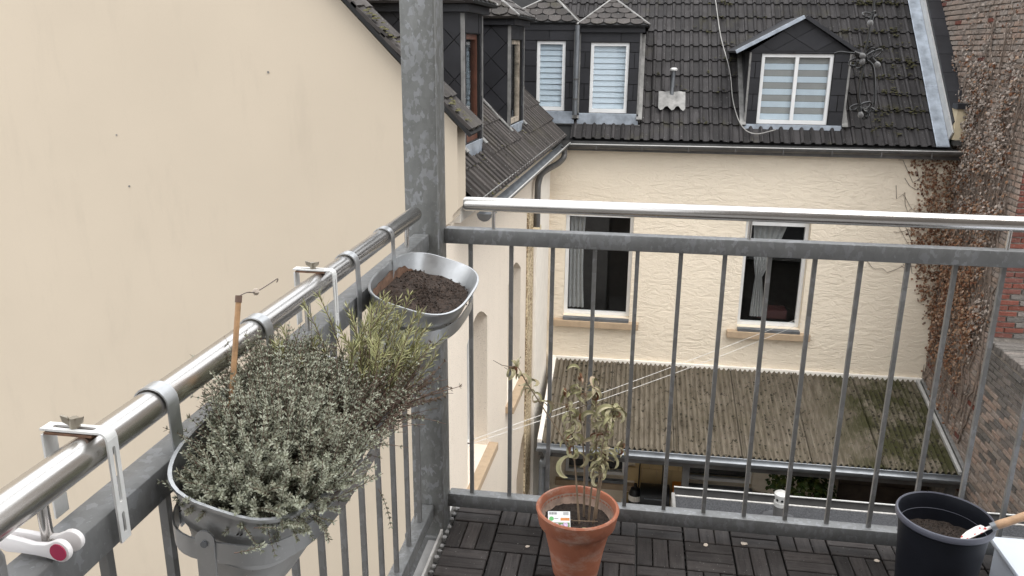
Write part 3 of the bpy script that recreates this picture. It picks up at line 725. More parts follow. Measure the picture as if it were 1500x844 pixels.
MB().box((-1.80, -1.10, .03), (-1.50, -.94, .12), WF).obj('pipe_shoe', 'reveal', wing, bevel=.01)
def F_wing(v, z): return frame(Wp(-.10, v, z), -WT, -WN, Z)
dA = dormer(wing, F_wing((DA[0]+DA[1])/2, .50), .76, 1.34, (-.29, .30, .10, 1.14), 1.0, 'hip', 1.40, 1.80, style='none', frame_mat='wood_brown', ya=.45, ov=.14)
dB = dormer(wing, F_wing((DB[0]+DB[1])/2, .49), .94, 1.30, (-.38, .36, .10, 1.12), 1.0, 'hip', 1.36, 1.80, style='none', frame_mat='peeled', ya=.5, ov=.14)
mo = MB()
for k in range(130):
    v = random.uniform(.2, 5.9); s = random.choice((0, 1, 2))*.335+random.gauss(.02, .02); p = wroof(v, s, .045); blob(mo, p, random.uniform(.01, .026), .6)
mo.obj('moss', 'moss', wing, kind='stuff', smooth=True)
MB().tube([Wp(.0, 5.55, -2.42), Wp(.05, 5.55, -2.42), Wp(.065, 5.55, -2.36)], .008, 6).obj('line_hook', 'zinc_dark', wing)

# ------------------------------------------------------------------ beige gable wall of the neighbour
gable = thing('beige_gable_wall', (-4.5, 6.75, -6.8), 'tall smooth beige gable wall with a sloping tiled edge behind the side railing', 'wall')
VS = 1.03; gx, gz = -1.440, .905
GF = frame((0, 6.6, 0), X, Z, -Y)
plate('wall', [(-9, -6.8), (-1.60, -6.8), (-1.60, .03), (-1.497, .10), (-1.497, .145), (-1.449, .20), (-1.449, gz-.01), (-9, gz-.01+VS*(9-1.449))], [], GF, .32, 'beige', gable)
ga = math.atan(VS); gu = Vector((-math.cos(ga), 0, math.sin(ga))); gn = Vector((math.sin(ga), 0, math.cos(ga)))
g0_ = Vector((gx+.07, 6.55, gz-.055)); gm_ = frame(g0_, gu, Y, gu.cross(Y)); sgn = 1 if gu.cross(Y).z > 0 else -1
for k in range(24):
    m = gm_ @ Matrix.Translation((k*.33, 0, sgn*(.035+.004*(k % 2)))) @ Matrix.Rotation(sgn*R(3.5), 4, 'Y')
    mb = MB()
    n = 7; rows = []
    for i in range(n): 
        yy = -.02+.46*i/(n-1); zz = .012*math.sin(i*2.3+k)
        rows.append([m @ Vector((-.02+random.uniform(-.012, .012), yy, sgn*(.0+zz))), m @ Vector((.36, yy, sgn*zz)), m @ Vector((.36, yy, sgn*(.03+zz))), m @ Vector((-.02, yy, sgn*(.03+zz)))])
    mb.loft(rows); mb.obj('coping_tile', 'slate_old', gable)
MB().box((-.05, -.03, 0), (9, .44, .03), frame(g0_, gu, Y, gu.cross(Y)) if sgn > 0 else frame(g0_+Vector((0, .41, 0)), gu, -Y, gu.cross(-Y))).obj('verge_board', 'black_gap', gable)
mo = MB()
for k in range(90):
    p = g0_ + gu*random.uniform(0, 2.2) + gn*.07 + Y*random.uniform(-.02, .2); blob(mo, p, random.uniform(.01, .035), .7)
mo.obj('moss', 'moss', gable, kind='stuff', smooth=True)
for k in range(3):     # small stubs and screw heads on the render
    x, z, r = ((-3.05, 1.30, .013), (-4.44, .30, .012), (-4.50, .75, .010))[k]
    MB().tube([(x, 6.605, z), (x, 6.594, z)], r*.7, 10).obj('wall_plug', 'lead_dull', gable)

# ------------------------------------------------------------------ brick house and low wall on the right
def brick_mesh(mat, l, h, d):
    b = MB(); j = lambda: random.uniform(-.004, .004)
    vs = [(x+j(), y+j(), z+j()) for x, y, z in ((0,0,0),(l,0,0),(l,h,0),(0,h,0))] + [(x, y, z+j()) for x, y, z in ((.006,.006,d),(l-.006,.006,d),(l-.006,h-.006,d),(.006,h-.006,d))]
    b.add(vs, [(4,5,6,7),(0,1,5,4),(1,2,6,5),(2,3,7,6),(3,0,4,7)]); return mesh_of(b, mat)
BV = {m: [brick_mesh(m, .236, .060, .016) for _ in range(5)] for m in ('brick', 'brick_dark', 'brick_red')}
BH = {m: [brick_mesh(m, .112, .060, .016) for _ in range(4)] for m in ('brick', 'brick_dark', 'brick_red')}
def lay(parent, F, x0, x1, z0, z1, pick, near, limit, course=.0755):
    """courses of single bricks on a face; the largest in view are parts, the others one part"""
    cells = []; r = 0; z = z0
    while z < z1:
        x = x0; head = (r % 2 == 1); k = 0
        if head: seq_first = .112
        while x < x1-.05:
            ln = .112 if (head and k == 0) else .236
            if x+ln > x1: ln = .112
            cells.append((x, z, ln, k, r)); x += ln+.012; k += 1
        z += course; r += 1
    cells.sort(key=lambda c: near(c)); rest = {}
    for i, (x, z, ln, k, r) in enumerate(cells):
        mat = pick(x, z, k, r); pool = (BV if ln > .2 else BH)[mat]; me = random.choice(pool)
        m = F @ Matrix.Translation((x, z, random.uniform(-.006, .004))) @ Matrix.Rotation(random.uniform(-.012, .012), 4, 'Z')
        if i < limit: place('brick', me, m, parent)
        else:
            mb = rest.setdefault(mat, MB()); mb.add([m @ v.co for v in me.vertices], [tuple(p.vertices) for p in me.polygons])
    for mat, mb in rest.items(): mb.obj('brickwork', mat, parent, kind='stuff')
bh = thing('brick_house', (7, 13.5, -6.8), 'old brown brick house with red brick corner rising beyond the ivy', 'house')
BX, BY = 4.80, 10.95
MB().box((BX+.012, BY+.012, -6.8), (9.5, 20, 7.5)).obj('wall', 'mortar', bh)
lay(bh, frame((BX+.004, 0, 0), -Y, Z, -X), -15.4, -BY, -4.5, 2.8, lambda x, z, k, r: 'brick_red' if random.random() < .015 else 'brick', lambda c: (-c[0])+abs(c[1])*.05, 170)
def qpick(x, z, k, r):
    if k == 0: return 'brick_red'
    if k == 1 and r % 2 == 1: return 'brick_red' if random.random() < .6 else 'brick_dark'
    return 'brick_dark'
lay(bh, frame((0, BY+.004, 0), X, Z, -Y), BX+.006, BX+1.0, -2.1, 2.2, qpick, lambda c: c[0], 130)
lw = thing('low_brick_wall', (BX+.2, 8.5, -6.8), 'low weathered brick wall with a dark capped top below the brick house', 'wall')
MB().box((BX+.012, 3.0, -6.8), (BX+.40, BY-.002, -2.26)).obj('wall', 'mortar', lw)
lay(lw, frame((BX+.004, 0, 0), -Y, Z, -X), -BY+.004, -8.4, -4.62, -2.28, lambda x, z, k, r: 'brick_dark' if z > -2.75 or random.random() < .25 else 'brick', lambda c: -c[1], 300)
for k in range(44):
    y = BY-.09-k*.079
    m = Matrix.Translation((BX-.02+random.uniform(-.01, .012), y, -2.256)) @ Matrix.Rotation(random.uniform(-.04, .04), 4, 'Z')
    MB().box((0, 0, 0), (.44, .066, .11+random.uniform(-.008, .012)), m).obj('coping_brick', 'brick_dark', lw, bevel=.012, segs=1)

# ivy
ivy = thing('climbing_ivy', (4.7, 12.6, -4.0), 'dry brown climbing ivy covering the brick wall beside the cream facade', 'ivy')
def leaf_cloud(pts, nrm, sizes, mat, name, parent):
    n = len(pts); P = np.array(pts, float); Nn = np.array(nrm, float); Nn += rng.normal(0, .55, Nn.shape); Nn /= np.linalg.norm(Nn, axis=1)[:, None]
    a = rng.normal(0, 1, (n, 3)); a[:, 2] -= .8; a -= (a*Nn).sum(1)[:, None]*Nn; a /= np.linalg.norm(a, axis=1)[:, None]; b = np.cross(Nn, a); s = np.array(sizes)[:, None]
    mid = P + Nn*s*.28
    V = np.stack([P, mid*.5+P*.5+a*s*.5+b*s*.42, P+a*s*1.05, mid*.5+P*.5+a*s*.5-b*s*.42, P+a*s*.5+Nn*s*.22], 1).reshape(-1, 3)
    mb = MB(); mb.v = [tuple(v) for v in V]; mb.f = []
    for i in range(n): k = i*5; mb.f += [(k, k+1, k+4), (k+1, k+2, k+4), (k+2, k+3, k+4), (k+3, k, k+4)]
    return fast_obj(mb, name, mat, parent)
def fast_obj(mb, name, mat, parent):
    me = bpy.data.meshes.new(name); off = np.array(base_of(parent)); V = np.asarray(mb.v, float)-off
    me.from_pydata(V.tolist(), [], mb.f); me.materials.append(M[mat])
    o = bpy.data.objects.new(name, me); COL.objects.link(o); o.parent = parent; BASE[o.name] = base_of(parent); o['kind'] = 'stuff'; return o
def ivy_edge(z):      # how far the ivy spreads along the brick wall, towards the yard
    return 11.15+.28*mnoise.noise((z*1.3, 3.1, 0))+.40*max(0, z-1.4)+.30*max(0, -2.6-z)
bp, bn, bs, gp, gn_, gs = [], [], [], [], [], []
for k in range(42000):
    y = random.uniform(10.98, 13.8); z = random.uniform(-4.3, 2.5)
    e = ivy_edge(z)
    dens = min(1, max(0, (y-e)/.3))
    if z > .7: dens *= max(.10, 1-(z-.7)/1.0)
    if z < -2.4: dens *= max(.12, 1-(-2.4-z)/.9)
    cl = mnoise.noise((y*2.2, z*2.2, 7)); dens *= (1 if cl > -.05 else .22)
    if random.random() > dens: continue
    p = (BX-.015-random.uniform(0, .10)*min(1, dens+.2), y, z); s = .018+.045*random.random()**1.8
    red = .25+.75*min(1, max(0, (-z+.1)/1.6))*min(1, max(0, (y-11.2)/.5))
    if random.random() < red: bp.append(p); bn.append((-1, -.2, .3)); bs.append(s)
    else: gp.append(p); gn_.append((-1, -.2, .3)); gs.append(s)
for k in range(7000):       # on the cream facade
    x = random.uniform(3.6, 4.78); z = random.uniform(-3.4, -.02)
    edge = 4.22+.10*mnoise.noise((z*2.2, 0, 0)) + (.35*max(0, -1.4-z)) - (.45*max(0, z+.35) if z > -.35 else 0)
    dens = min(1, max(0, (x-edge)/.25+.06*(x > edge-.25)))
    if z > -.25: dens *= .8
    if random.random() > dens: continue
    bp.append((x, FY-.01-random.uniform(0, .09)*min(1, dens+.15), z)); bn.append((0, -1, .3)); bs.append(random.uniform(.026, .055))
leaf_cloud(bp, bn, bs, 'ivy_leaf', 'brown_leaves', ivy); leaf_cloud(gp, gn_, gs, 'ivy_grey', 'bleached_leaves', ivy)
st = MB()
for k in range(150):
    y = random.uniform(11.3, 13.5); z = random.uniform(-4.2, -.5); pts = [(BX-.02, y, z)]
    for i in range(random.randint(6, 16)): y += random.gauss(-.01, .07); z += random.uniform(.1, .34); pts.append((BX-.02-random.uniform(0, .02), y, min(z, 2.6)))
    st.tube(pts, random.choice((.003, .004, .006, .012)), 4)
for k in range(14):
    x, z = random.uniform(4.2, 4.6), random.uniform(-2.2, -.2); pts = [(x, FY-.012, z)]
    for i in range(random.randint(3, 6)): x -= random.uniform(.02, .12); z += random.gauss(.04, .08); pts.append((x, FY-.012, min(z, -.05)))
    st.tube(pts, .004, 4)
st.obj('stems', 'ivy_stem', ivy)

# ------------------------------------------------------------------ lean-to with the corrugated roof
annex = thing('corrugated_lean_to', (1.8, 12, -6.8), 'mossy corrugated lean-to roof under the first floor windows', 'shed')
AY0, AY1, AZ0, AZ1 = 12.985, 10.88, -3.57, -4.10
aL = Vector((0, AY1-AY0, AZ1-AZ0)); 
for k in range(6):
    x0 = -1.14+k*.965; nw = 13; seg = 8; n = nw*seg+1; vs = []
    for j in range(9):
        t = j/8
        for i in range(n):
            xx = x0+i*(.078/seg); vs.append((xx, AY0+aL.y*t, AZ0+aL.z*t+.023*math.cos(i*2*math.pi/seg)+.003*(k % 2)))
    fs = [(j*n+i, j*n+i+1, (j+1)*n+i+1, (j+1)*n+i) for j in range(8) for i in range(n-1)]
    mb = MB().add(vs, fs); mb.add([(x, y, z-.008) for x, y, z in vs[8*n:]]+vs[8*n:], [(i, i+1, n+i+1, n+i) for i in range(n-1)])
    mb.obj('corrugated_sheet', 'fibre', annex, smooth=True)
def annp(x, t, n=0): return Vector((x, AY0+aL.y*t, AZ0+aL.z*t+n))
mo = MB()
for k in range(1000):
    if random.random() < .3: x, t = random.gauss(3.7, .42), random.gauss(.5, .25)
    else: x, t = random.uniform(-1, 4.6), random.uniform(.02, .98)
    if not (-1.1 < x < 4.6 and .02 < t < .98): continue
    x = round((x+1.14)/.078)*.078-1.14+.039; blob(mo, annp(x, t, -.012), random.uniform(.010, .034), .5, 6)
mo.obj('moss', 'moss_dark', annex, kind='stuff', smooth=True)
MB().box((-1.30, 12.95, -3.60), (4.76, 12.998, -3.525)).obj('wall_flashing', 'trim_white', annex, bevel=.01)
for nm, x0, x1, mt in (('white_verge', 4.665, 4.71, 'white_metal'), ('white_verge', -1.22, -1.15, 'trim_white'), ('verge_gutter', 4.735, 4.79, 'lead_dull')):
    P = [annp(x0, 0, .04), annp(x1, 0, .04), annp(x1, 1.0, .04), annp(x0, 1.0, .04)]
    MB().add(P+[p-Z*.06 for p in P], [(0,1,2,3),(4,7,6,5),(0,4,5,1),(1,5,6,2),(2,6,7,3),(3,7,4,0)]).obj(nm, mt, annex, bevel=.006)
gm = MB(); half_gutter(gm, (4.74, 10.80, -4.13), (-1.22, 10.80, -4.13), .085); gm.obj('gutter', 'zinc', annex, smooth=True)
MB().box((-1.2, 10.90, -4.34), (4.72, 11.0, -4.14)).obj('eaves_beam', 'zinc_dark', annex)
for x in (-1.12, .98, 4.62): MB().box((x-.05, 10.90, -6.8), (x+.05, 11.0, -4.341)).obj('post', 'zinc_dark', annex)
MB().tube(pathz([(-1.06, 10.80, -4.20), (-1.06, 10.80, -4.32), (-1.10, 10.83, -4.45), (-1.14, 10.86, -4.6), (-1.14, 10.86, -6.8)]), .045, 10).obj('downpipe', 'zinc', annex, smooth=True)
MB().tube([(-1.06, 10.80, -4.28), (-1.06, 10.80, -4.19)], [.05, .085], 10).obj('rainwater_head', 'zinc', annex)

# things stored under the lean-to
sh = thing('timber_shed_wall', (4.0, 12.0, -6.8), 'dark brown timber boarding under the right end of the lean-to', 'shed')
for k in range(10): MB().box((3.42, 11.95+.006*(k % 2), -6.8+k*.262), (4.72, 11.98+.006*(k % 2), -6.8+k*.262+.255)).obj('board', 'shed', sh)
tw = thing('tan_block_wall', (.4, 12.95, -6.8), 'tan painted block wall behind the stored garden things', 'wall')
for r in range(9):
    for c in range(4):
        x = .16+c*.25+(.125 if r % 2 else 0); x1 = min(x+.245, 1.16)
        if x1-x > .05: MB().box((x, 12.90, -6.8+r*.26), (x1, 12.965, -6.8+r*.26+.254)).obj('block', 'tan_wall', tw)
bbq = thing('black_barbecue', (.62, 12.35, -6.8), 'black barbecue cabinet under the lean-to', 'barbecue')
MB().box((.38, 12.1, -6.75), (.86, 12.6, -5.75)).obj('cabinet', 'black_metal', bbq, bevel=.02)
rg = []
for k in range(13):
    a = math.pi*k/12; rg.append([(.38+.48*j/8, 12.35-.25*math.cos(a), -5.749+.22*math.sin(a)) for j in range(9)])
MB().loft([[(x, 12.35-.25*math.cos(math.pi*k/12), -5.748+.24*math.sin(math.pi*k/12)) for k in range(13)] for x in (.38, .86)]).obj('lid', 'black_metal', bbq, smooth=True)
MB().tube([(.44, 12.06, -5.6), (.80, 12.06, -5.6)], .012, 6).obj('handle', 'zinc', bbq)
for x in (.42, .82):
    for y in (12.14, 12.56): MB().box((x-.02, y-.02, -6.8), (x+.02, y+.02, -6.749)).obj('foot', 'black_metal', bbq)
ringd = thing('iron_hoop_stand', (.56, 12.80, -6.8), 'black iron hoop with scrolls standing behind the barbecue', 'ornament')
hp = [(.56+.20*math.cos(a), 12.8, -5.42+.24*math.sin(a)) for a in [math.pi*k/14 for k in range(15)]]
MB().tube([(.76, 12.8, -6.8)]+hp+[(.36, 12.8, -6.8)], .012, 6).obj('hoop', 'black_metal', ringd)
for cx, cz in ((.36, -5.17), (.50, -5.07), (.64, -5.08), (.77, -5.2)):
    MB().tube([(cx+.045*math.cos(a), 12.8, cz+.045*math.sin(a)) for a in [2*math.pi*k/10 for k in range(11)]], .008, 5).obj('scroll', 'black_metal', ringd)
    MB().tube([(cx, 12.8, cz-.045), (.56+(cx-.56)*.8, 12.8, -5.42+.24*math.sqrt(max(0, 1-((cx-.56)*.8/.2)**2))-.0)], .008, 5).obj('scroll_stem', 'black_metal', ringd)
ob = thing('orange_tool_box', (1.0, 12.3, -6.8), 'orange and black tool box on a dark crate under the lean-to', 'tool box')
MB().box((.90, 12.1, -6.8), (1.14, 12.5, -5.68)).obj('crate', 'black_metal', ob, bevel=.01)
MB().box((.905, 12.12, -5.679), (1.135, 12.48, -5.46)).obj('box', 'orange', ob, bevel=.02)
MB().box((.90, 12.11, -5.56), (1.14, 12.49, -5.52)).obj('band', 'black_metal', ob, bevel=.005)
for i, (x, y, z, mt, lb) in enumerate(((.30, 12.45, -5.62, 'black_metal', 'dark gas bottle with a pale collar beside the barbecue'), (.10, 12.55, -6.0, 'pvc', 'white plastic canister on the ground left of the barbecue'))):
    t_ = thing('gas_bottle' if i == 0 else 'canister', (x, y, -6.8), lb, 'bottle')
    MB().lathe((x, y, -6.8), [(0, 0), (.10, 0), (.11, .05), (.11, z+6.8-.12), (.08, z+6.8-.03), (.03, z+6.8), (.03, z+6.8+.06), (0, z+6.8+.06)], 18).obj('body', mt, t_, smooth=True)
    MB().lathe((x, y, z-.18), [(.113, -.05), (.113, .05)], 18).obj('label_band', 'trim_white', t_)
t_ = thing('white_sack', (.48, 11.75, -6.8), 'small crumpled white sack in front of the barbecue', 'sack')
mb = MB(); blob(mb, (.36, 11.75, -6.0), .18, 1.1, 9); mb.box((.18, 11.6, -6.8), (.54, 11.9, -6.0)); mb.obj('body', 'trim_white', t_, bevel=.02)
bush = thing('laurel_shrub', (2.8, 11.7, -6.8), 'dark green laurel shrub growing at the edge of the lean-to', 'shrub')
lp, ln_, ls = [], [], []
for k in range(1500):
    d = Vector((random.gauss(0, 1), random.gauss(0, 1), random.gauss(0, 1))).normalized(); r = random.uniform(.55, 1)
    c = Vector((2.82, 11.75, -5.45)); p = c+Vector((d.x*.62*r, d.y*.40*r, d.z*1.0*r))
    if mnoise.noise(p*3.3) < -.22: continue
    lp.append(tuple(p)); ln_.append((d.x*.5, d.y*.5-.3, .6)); ls.append(random.uniform(.07, .12))
leaf_cloud(lp, ln_, ls, 'bush', 'crown', bush)
mb = MB()
for k in range(7): mb.tube([(2.82+random.uniform(-.08, .08), 11.75, -6.8), (2.82+random.uniform(-.3, .3), 11.75+random.uniform(-.15, .15), -5.8), (2.82+random.uniform(-.4, .4), 11.75+random.uniform(-.2, .2), -5.0)], [.02, .014, .006], 5)
mb.obj('stems', 'twig', bush)

# ------------------------------------------------------------------ flat felt roof below the balcony
fr_ = thing('flat_roof_outbuilding', (2.7, 5.2, -6.8), 'low outbuilding with a grey felt flat roof below the balcony railing', 'building')
MB().box((.62, 2.9, -6.8), (4.78, 7.74, -3.04)).obj('wall', 'concrete', fr_)
for k in range(5): MB().box((.60, 7.46-k*.98-.99, -3.039+.005*(k % 2)), (4.785, 7.46-k*.98, -3.02+.005*(k % 2))).obj('felt_strip', 'bitumen', fr_)
MB().box((.60, 7.462, -3.039), (4.785, 7.775, -3.018)).obj('felt_strip', 'bitumen', fr_)
for k in range(4):
    pts = [(.62+4.1*i/26, 7.47-k*.98+random.uniform(-.008, .008), -3.010) for i in range(27)]
    MB().tube(pts, [random.uniform(.010, .022) for _ in pts], 5).obj('tar_seam', 'bitumen_dark', fr_)
MB().box((.605, 7.778, -3.04), (4.785, 7.80, -3.008)).obj('edge_trim', 'pale_edge', fr_, bevel=.004)
gm = MB(); half_gutter(gm, (4.78, 7.875, -3.01), (.60, 7.875, -3.01), .065); gm.obj('gutter', 'dark_gutter', fr_, smooth=True)
MB().tube([(.6, 7.942, -3.0), (4.78, 7.942, -3.0)],   .009, 8).obj('gutter_lip', 'white_metal', fr_, smooth=True)
MB().box((.565, 2.9, -3.12), (.602, 7.80, -2.985)).obj('side_trim', 'lead_dull', fr_, bevel=.008)
ven = MB().lathe((1.62, 7.50, -3.03), [(.062, 0), (.062, .20), (.06, .21)], 18).obj('vent_pipe', 'zinc_dark', fr_, smooth=True)
MB().lathe((1.62, 7.50, -2.86), [(.045, 0), (.066, .005), (.066, .05), (.062, .052), (.062, .11), (.07, .115), (.07, .135), (.05, .15), (0, .152)], 20).obj('vent_cap', 'white_metal', ven, smooth=True)
for k in range(8):
    a = 2*math.pi*k/8; MB().tube([(1.62+.055*math.cos(a), 7.5+.055*math.sin(a), -2.78), (1.62+.064*math.cos(a), 7.5+.064*math.sin(a), -2.78)], .014, 7).obj('vent_hole', 'black_metal', ven)
vs = [(1.62+r*math.cos(a), 7.5+r*math.sin(a)*.9, -3.010) for a in [2*math.pi*k/26 for k in range(26)] for r in [random.uniform(.13, .2)]]
MB().add(vs, [tuple(range(26))]).obj('tar_collar', 'bitumen_dark', fr_)

# ------------------------------------------------------------------ own house: unseen wall behind, beams above
ow = tag(MB().box((-.7, -1.6, -6.8), (6, -1.2, 7)).obj('own_house_wall', 'brick_dark'), kind='structure')  # out of view; brick kept dark so the rail fronts reflect dark
sf = thing('overhead_beams', (-.6, 1, 2.62), 'galvanised steel beams on top of the corner post', 'beam')
MB().box((-.651, 2.245, 2.62), (4.0, 2.345, 2.74)).obj('front_beam', 'galv', sf, bevel=.004); MB().box((-.651, -1.19, 2.62), (-.551, 2.243, 2.74)).obj('side_beam', 'galv', sf, bevel=.004)


# ------------------------------------------------------------------ balcony floor
fl = MB().box((-.60, -1.19, -.26), (3.2, 2.46, -.034)).obj('balcony_floor', 'concrete'); fl['kind'] = 'structure'
TX0, TY0 = .0671, 2.3122
def slat_mesh():
    l, w, h = .1445, .0462, .013; b = .0022; vs = []; fs = []
    for zz, i in ((0, 0), (h-b, 0), (h, b)): vs += [(-l/2+i, -w/2+i, zz), (l/2-i, -w/2+i, zz), (l/2-i, w/2-i, zz), (-l/2+i, w/2-i, zz)]
    for k in (0, 4): fs += [(k+i, k+(i+1) % 4, k+4+(i+1) % 4, k+4+i) for i in range(4)]
    fs.append((8, 9, 10, 11)); return mesh_of(MB().add(vs, fs), 'deck')
SLM = [slat_mesh() for _ in range(2)]
for ti in range(8):
    for tj in range(3):
        cx, cy = TX0-.60+.30*ti+.15, TY0+.15-.30*tj-.15
        tl_ = MB()
        tl_.box((cx-.148, cy-.148, -.033), (cx+.148, cy+.148, -.024))
        for g in range(9): tl_.box((cx-.147, cy-.146+g*.036, -.0239), (cx+.147, cy-.142+g*.036, -.0145))
        tl_ = tl_.obj('deck_tile', 'deck_base', fl)
        for bi in range(2):
            for bj in range(2):
                gi = 2*ti-4+bi; gj = 1-2*tj-bj           # block column and row (row 0 lies just in front of TY0)
                bx, by = TX0+.15*gi+.075, TY0+.15*gj-.075
                along_y = (gi+gj) % 2 == 0
                for k in (-1, 0, 1):
                    m = Matrix.Translation((bx+(k*.0492 if along_y else 0), by+(0 if along_y else k*.0492), -.0135+random.uniform(-.0008, .0012))) @ Matrix.Rotation((math.pi/2 if along_y else 0)+random.uniform(-.008, .008), 4, 'Z')
                    place('slat', random.choice(SLM), m, tl_)
MB().box((-.561, .9, -.033), (-.554, 2.44, .004)).obj('edge_trim', 'pale_edge', fl)
mb = MB()
for k in range(24):
    y = 2.40-k*.036; mb.box((-.552, y+random.uniform(-.004, .004), -.03), (-.537, y+.014, -.016+.004*(k % 3)))
mb.obj('tile_connectors', 'concrete', fl, bevel=.003, segs=1)
for x, y, sz_, lb in ((.285, 2.30, .009, 'small pale shrivelled petal on a deck slat below the front railing'), (.405, 2.325, .012, 'curled pale dry petal lying against the foot of the front railing'), (.80, 2.30, .010, 'pale dry leaf scrap on the deck beside the black pot'), (-.27, 2.20, .008, 'white speck of dried petal on the deck left of the terracotta pot')):
    o = MB(); blob(o, (0, 0, 0), sz_, .35, 7)
    p = thing('dry_petal', (x, y, .0005), lb, 'petal', 'dry petals on the deck')
    o.v = [(a+x, b+y, c+.0005) for a, b, c in o.v]; o.obj('petal', 'bead', p, smooth=True)

# ------------------------------------------------------------------ post and railings
cp = thing('corner_post', (-.601, 2.295, -6.8), 'square galvanised steel corner post with spangled surface', 'post')
MB().box((-.651, 2.245, -6.8), (-.551, 2.345, 2.619)).obj('post_shaft', 'galv_post', cp, smooth=True, bevel=.007, segs=3)
MB().box((-.68, 2.235, -.20), (-.545, 2.36, -.02)).obj('slab_bracket', 'galv', cp, bevel=.004)
frl = thing('front_railing', (.7, 2.335, 0), 'galvanised front railing with round stainless handrail facing the courtyard', 'railing')
MB().tube([(-.493, 2.335, 1.059), (-.487, 2.335, 1.059), (2.6, 2.335, 1.059)], [.0185, .0208, .0208], 32).obj('handrail', 'steel', frl, smooth=True)
MB().box((-.551, 2.315, .940), (2.6, 2.355, .986)).obj('top_rail', 'galv', frl, smooth=True, bevel=.003)
MB().box((-.551, 2.315, .046), (2.6, 2.355, .094)).obj('bottom_rail', 'galv', frl, smooth=True, bevel=.003)
bm_ = mesh_of(MB().box((-.006, -.006, 0), (.006, .006, .848)), 'galv_bar')
for i in range(1, 24): place('baluster', bm_, Matrix.Translation((-.600+.1247*i, 2.337, .093)), frl)
for x in (-.405, .335, 1.02, 1.75, 2.45): MB().tube([(x, 2.335, .985), (x, 2.335, 1.05)], .0055, 12).obj('handrail_pin', 'steel', frl, smooth=True)
srl = thing('side_railing', (-.60, 1.0, 0), 'galvanised side railing carrying the planters along the beige wall', 'railing')
MB().tube([(-.596, -1.15, 1.059), (-.596, 2.150, 1.059), (-.596, 2.157, 1.059)], [.0208, .0208, .0185], 32).obj('handrail', 'steel', srl, smooth=True)
MB().box((-.624, -1.19, .936), (-.579, 2.244, .983)).obj('top_rail', 'galv', srl, smooth=True, bevel=.003)
MB().box((-.622, -1.19, .046), (-.582, 2.244, .092)).obj('bottom_rail', 'galv', srl, smooth=True, bevel=.003)
for i in range(26): place('baluster', bm_, Matrix.Translation((-.601, 2.141-.1257*i, .09)), srl)
for y in (2.075, 1.388, .672, -.03, -.75): MB().tube([(-.598, y, .982), (-.598, y, 1.05)], .0062, 12).obj('handrail_pin', 'steel', srl, smooth=True)

# ------------------------------------------------------------------ planters
def superell(a, b, n=56, e=3.1):
    out = []
    for k in range(n):
        t = 2*math.pi*k/n; c, s = math.cos(t), math.sin(t)
        out.append((a*math.copysign(abs(c)**(2/e), c), b*math.copysign(abs(s)**(2/e), s)))
    return out
PT = R(15)
def planter(yc, hb, label, straps, strap_rust):
    xc, zc = -.470, .974; hollow = thing('hanging_planter', (xc, yc, zc-.2), label, 'planter', None)
    Mx = Matrix.Translation((xc, yc, zc)) @ Matrix.Rotation(PT, 4, 'Y')
    def ring(d, off=0):
        k = d/.20; return [Mx @ Vector((x, y, -d)) for x, y in superell(.109-.052*k+off, hb-.095*k+off)]
    prof = [(.0, .002), (.004, .0035), (.009, .002), (.011, 0), (.06, 0), (.064, .0025), (.07, .0025), (.074, 0), (.115, 0), (.12, .003), (.126, 0), (.20, 0)]
    rings = [ring(d, o) for d, o in prof]
    inner = [ring(d, -.0025) for d in (.20, .1, .05, .0)]
    MB().loft(rings+inner+[rings[0]], False, False).obj('bucket', 'zinc_pot', hollow, smooth=True)
    MB().add(ring(.199, -.001), [tuple(range(56))]).obj('bucket_bottom', 'zinc_pot', hollow)
    # hoop that carries the bucket, nearly level
    Mh = Matrix.Translation((xc-.012, yc, zc-.058)) @ Matrix.Rotation(R(3), 4, 'Y')
    def hr_(z, off): return [Mh @ Vector((x, y, z)) for x, y in superell(.1045+off, hb-.018+off)]
    MB().loft([hr_(0, 0), hr_(0, .0025), hr_(-.030, .001), hr_(-.030, -.0015), hr_(0, 0)], False, False).obj('holder_band', 'zinc_pot', hollow, smooth=True)
    fy = yc-hb*.66
    for sy, dirn in ((yc-hb*.995, 1),):
        P = [Mh @ Vector((-.015, -hb+.015, .004)), Mh @ Vector((-.017, -hb+.022, -.06)), Mh @ Vector((-.03, -hb+.075, -.17)), Mh @ Vector((-.05, -hb+.13, -.2))]
        wv = Vector((.0125, 0, -.002)); rings2 = [[p-wv, p+wv, p+wv+Vector((0, -.003, 0)), p-wv+Vector((0, -.003, 0))] for p in P]
        MB().loft(rings2).obj('support_strap', 'zinc_pot', hollow, bevel=.001)
        MB().tube([P[0]+Vector((0, .0, 0)), P[0]+Vector((0, -.003, 0))], .0128, 18).obj('strap_end', 'zinc_pot', hollow, smooth=True)
        c = P[0]*.92+P[1]*.08; MB().tube([c, c+Vector((0, -.006, 0))], .0045, 10).obj('rivet', 'zinc', hollow)
    for i, y in enumerate(straps):
        cx_, cz_, rr = -.596, 1.059, .0235; pts = [(-.6195, 1.035), (-.6195, 1.05)]
        pts += [(cx_-rr*math.cos(a), cz_+rr*math.sin(a)) for a in [math.pi*k/10 for k in range(11)]]
        pts += [(-.5722, 1.03), (-.571, .99), (-.5735, .93), (-.5735, .885)]
        o = MB().ribbon(pts, y-.0125, y+.0125, .0022).obj('hook_strap', 'zinc_pot', hollow, smooth=True)
    return hollow, Mx, hb
p1, PM1, hb1 = planter(1.025, .238, 'oval zinc planter overflowing with grey thyme and rosemary on the side railing', (.885, 1.172), False)
p2, PM2, hb2 = planter(1.795, .212, 'oval zinc planter holding bare brown soil beside the corner post', (1.605, 1.865), True)
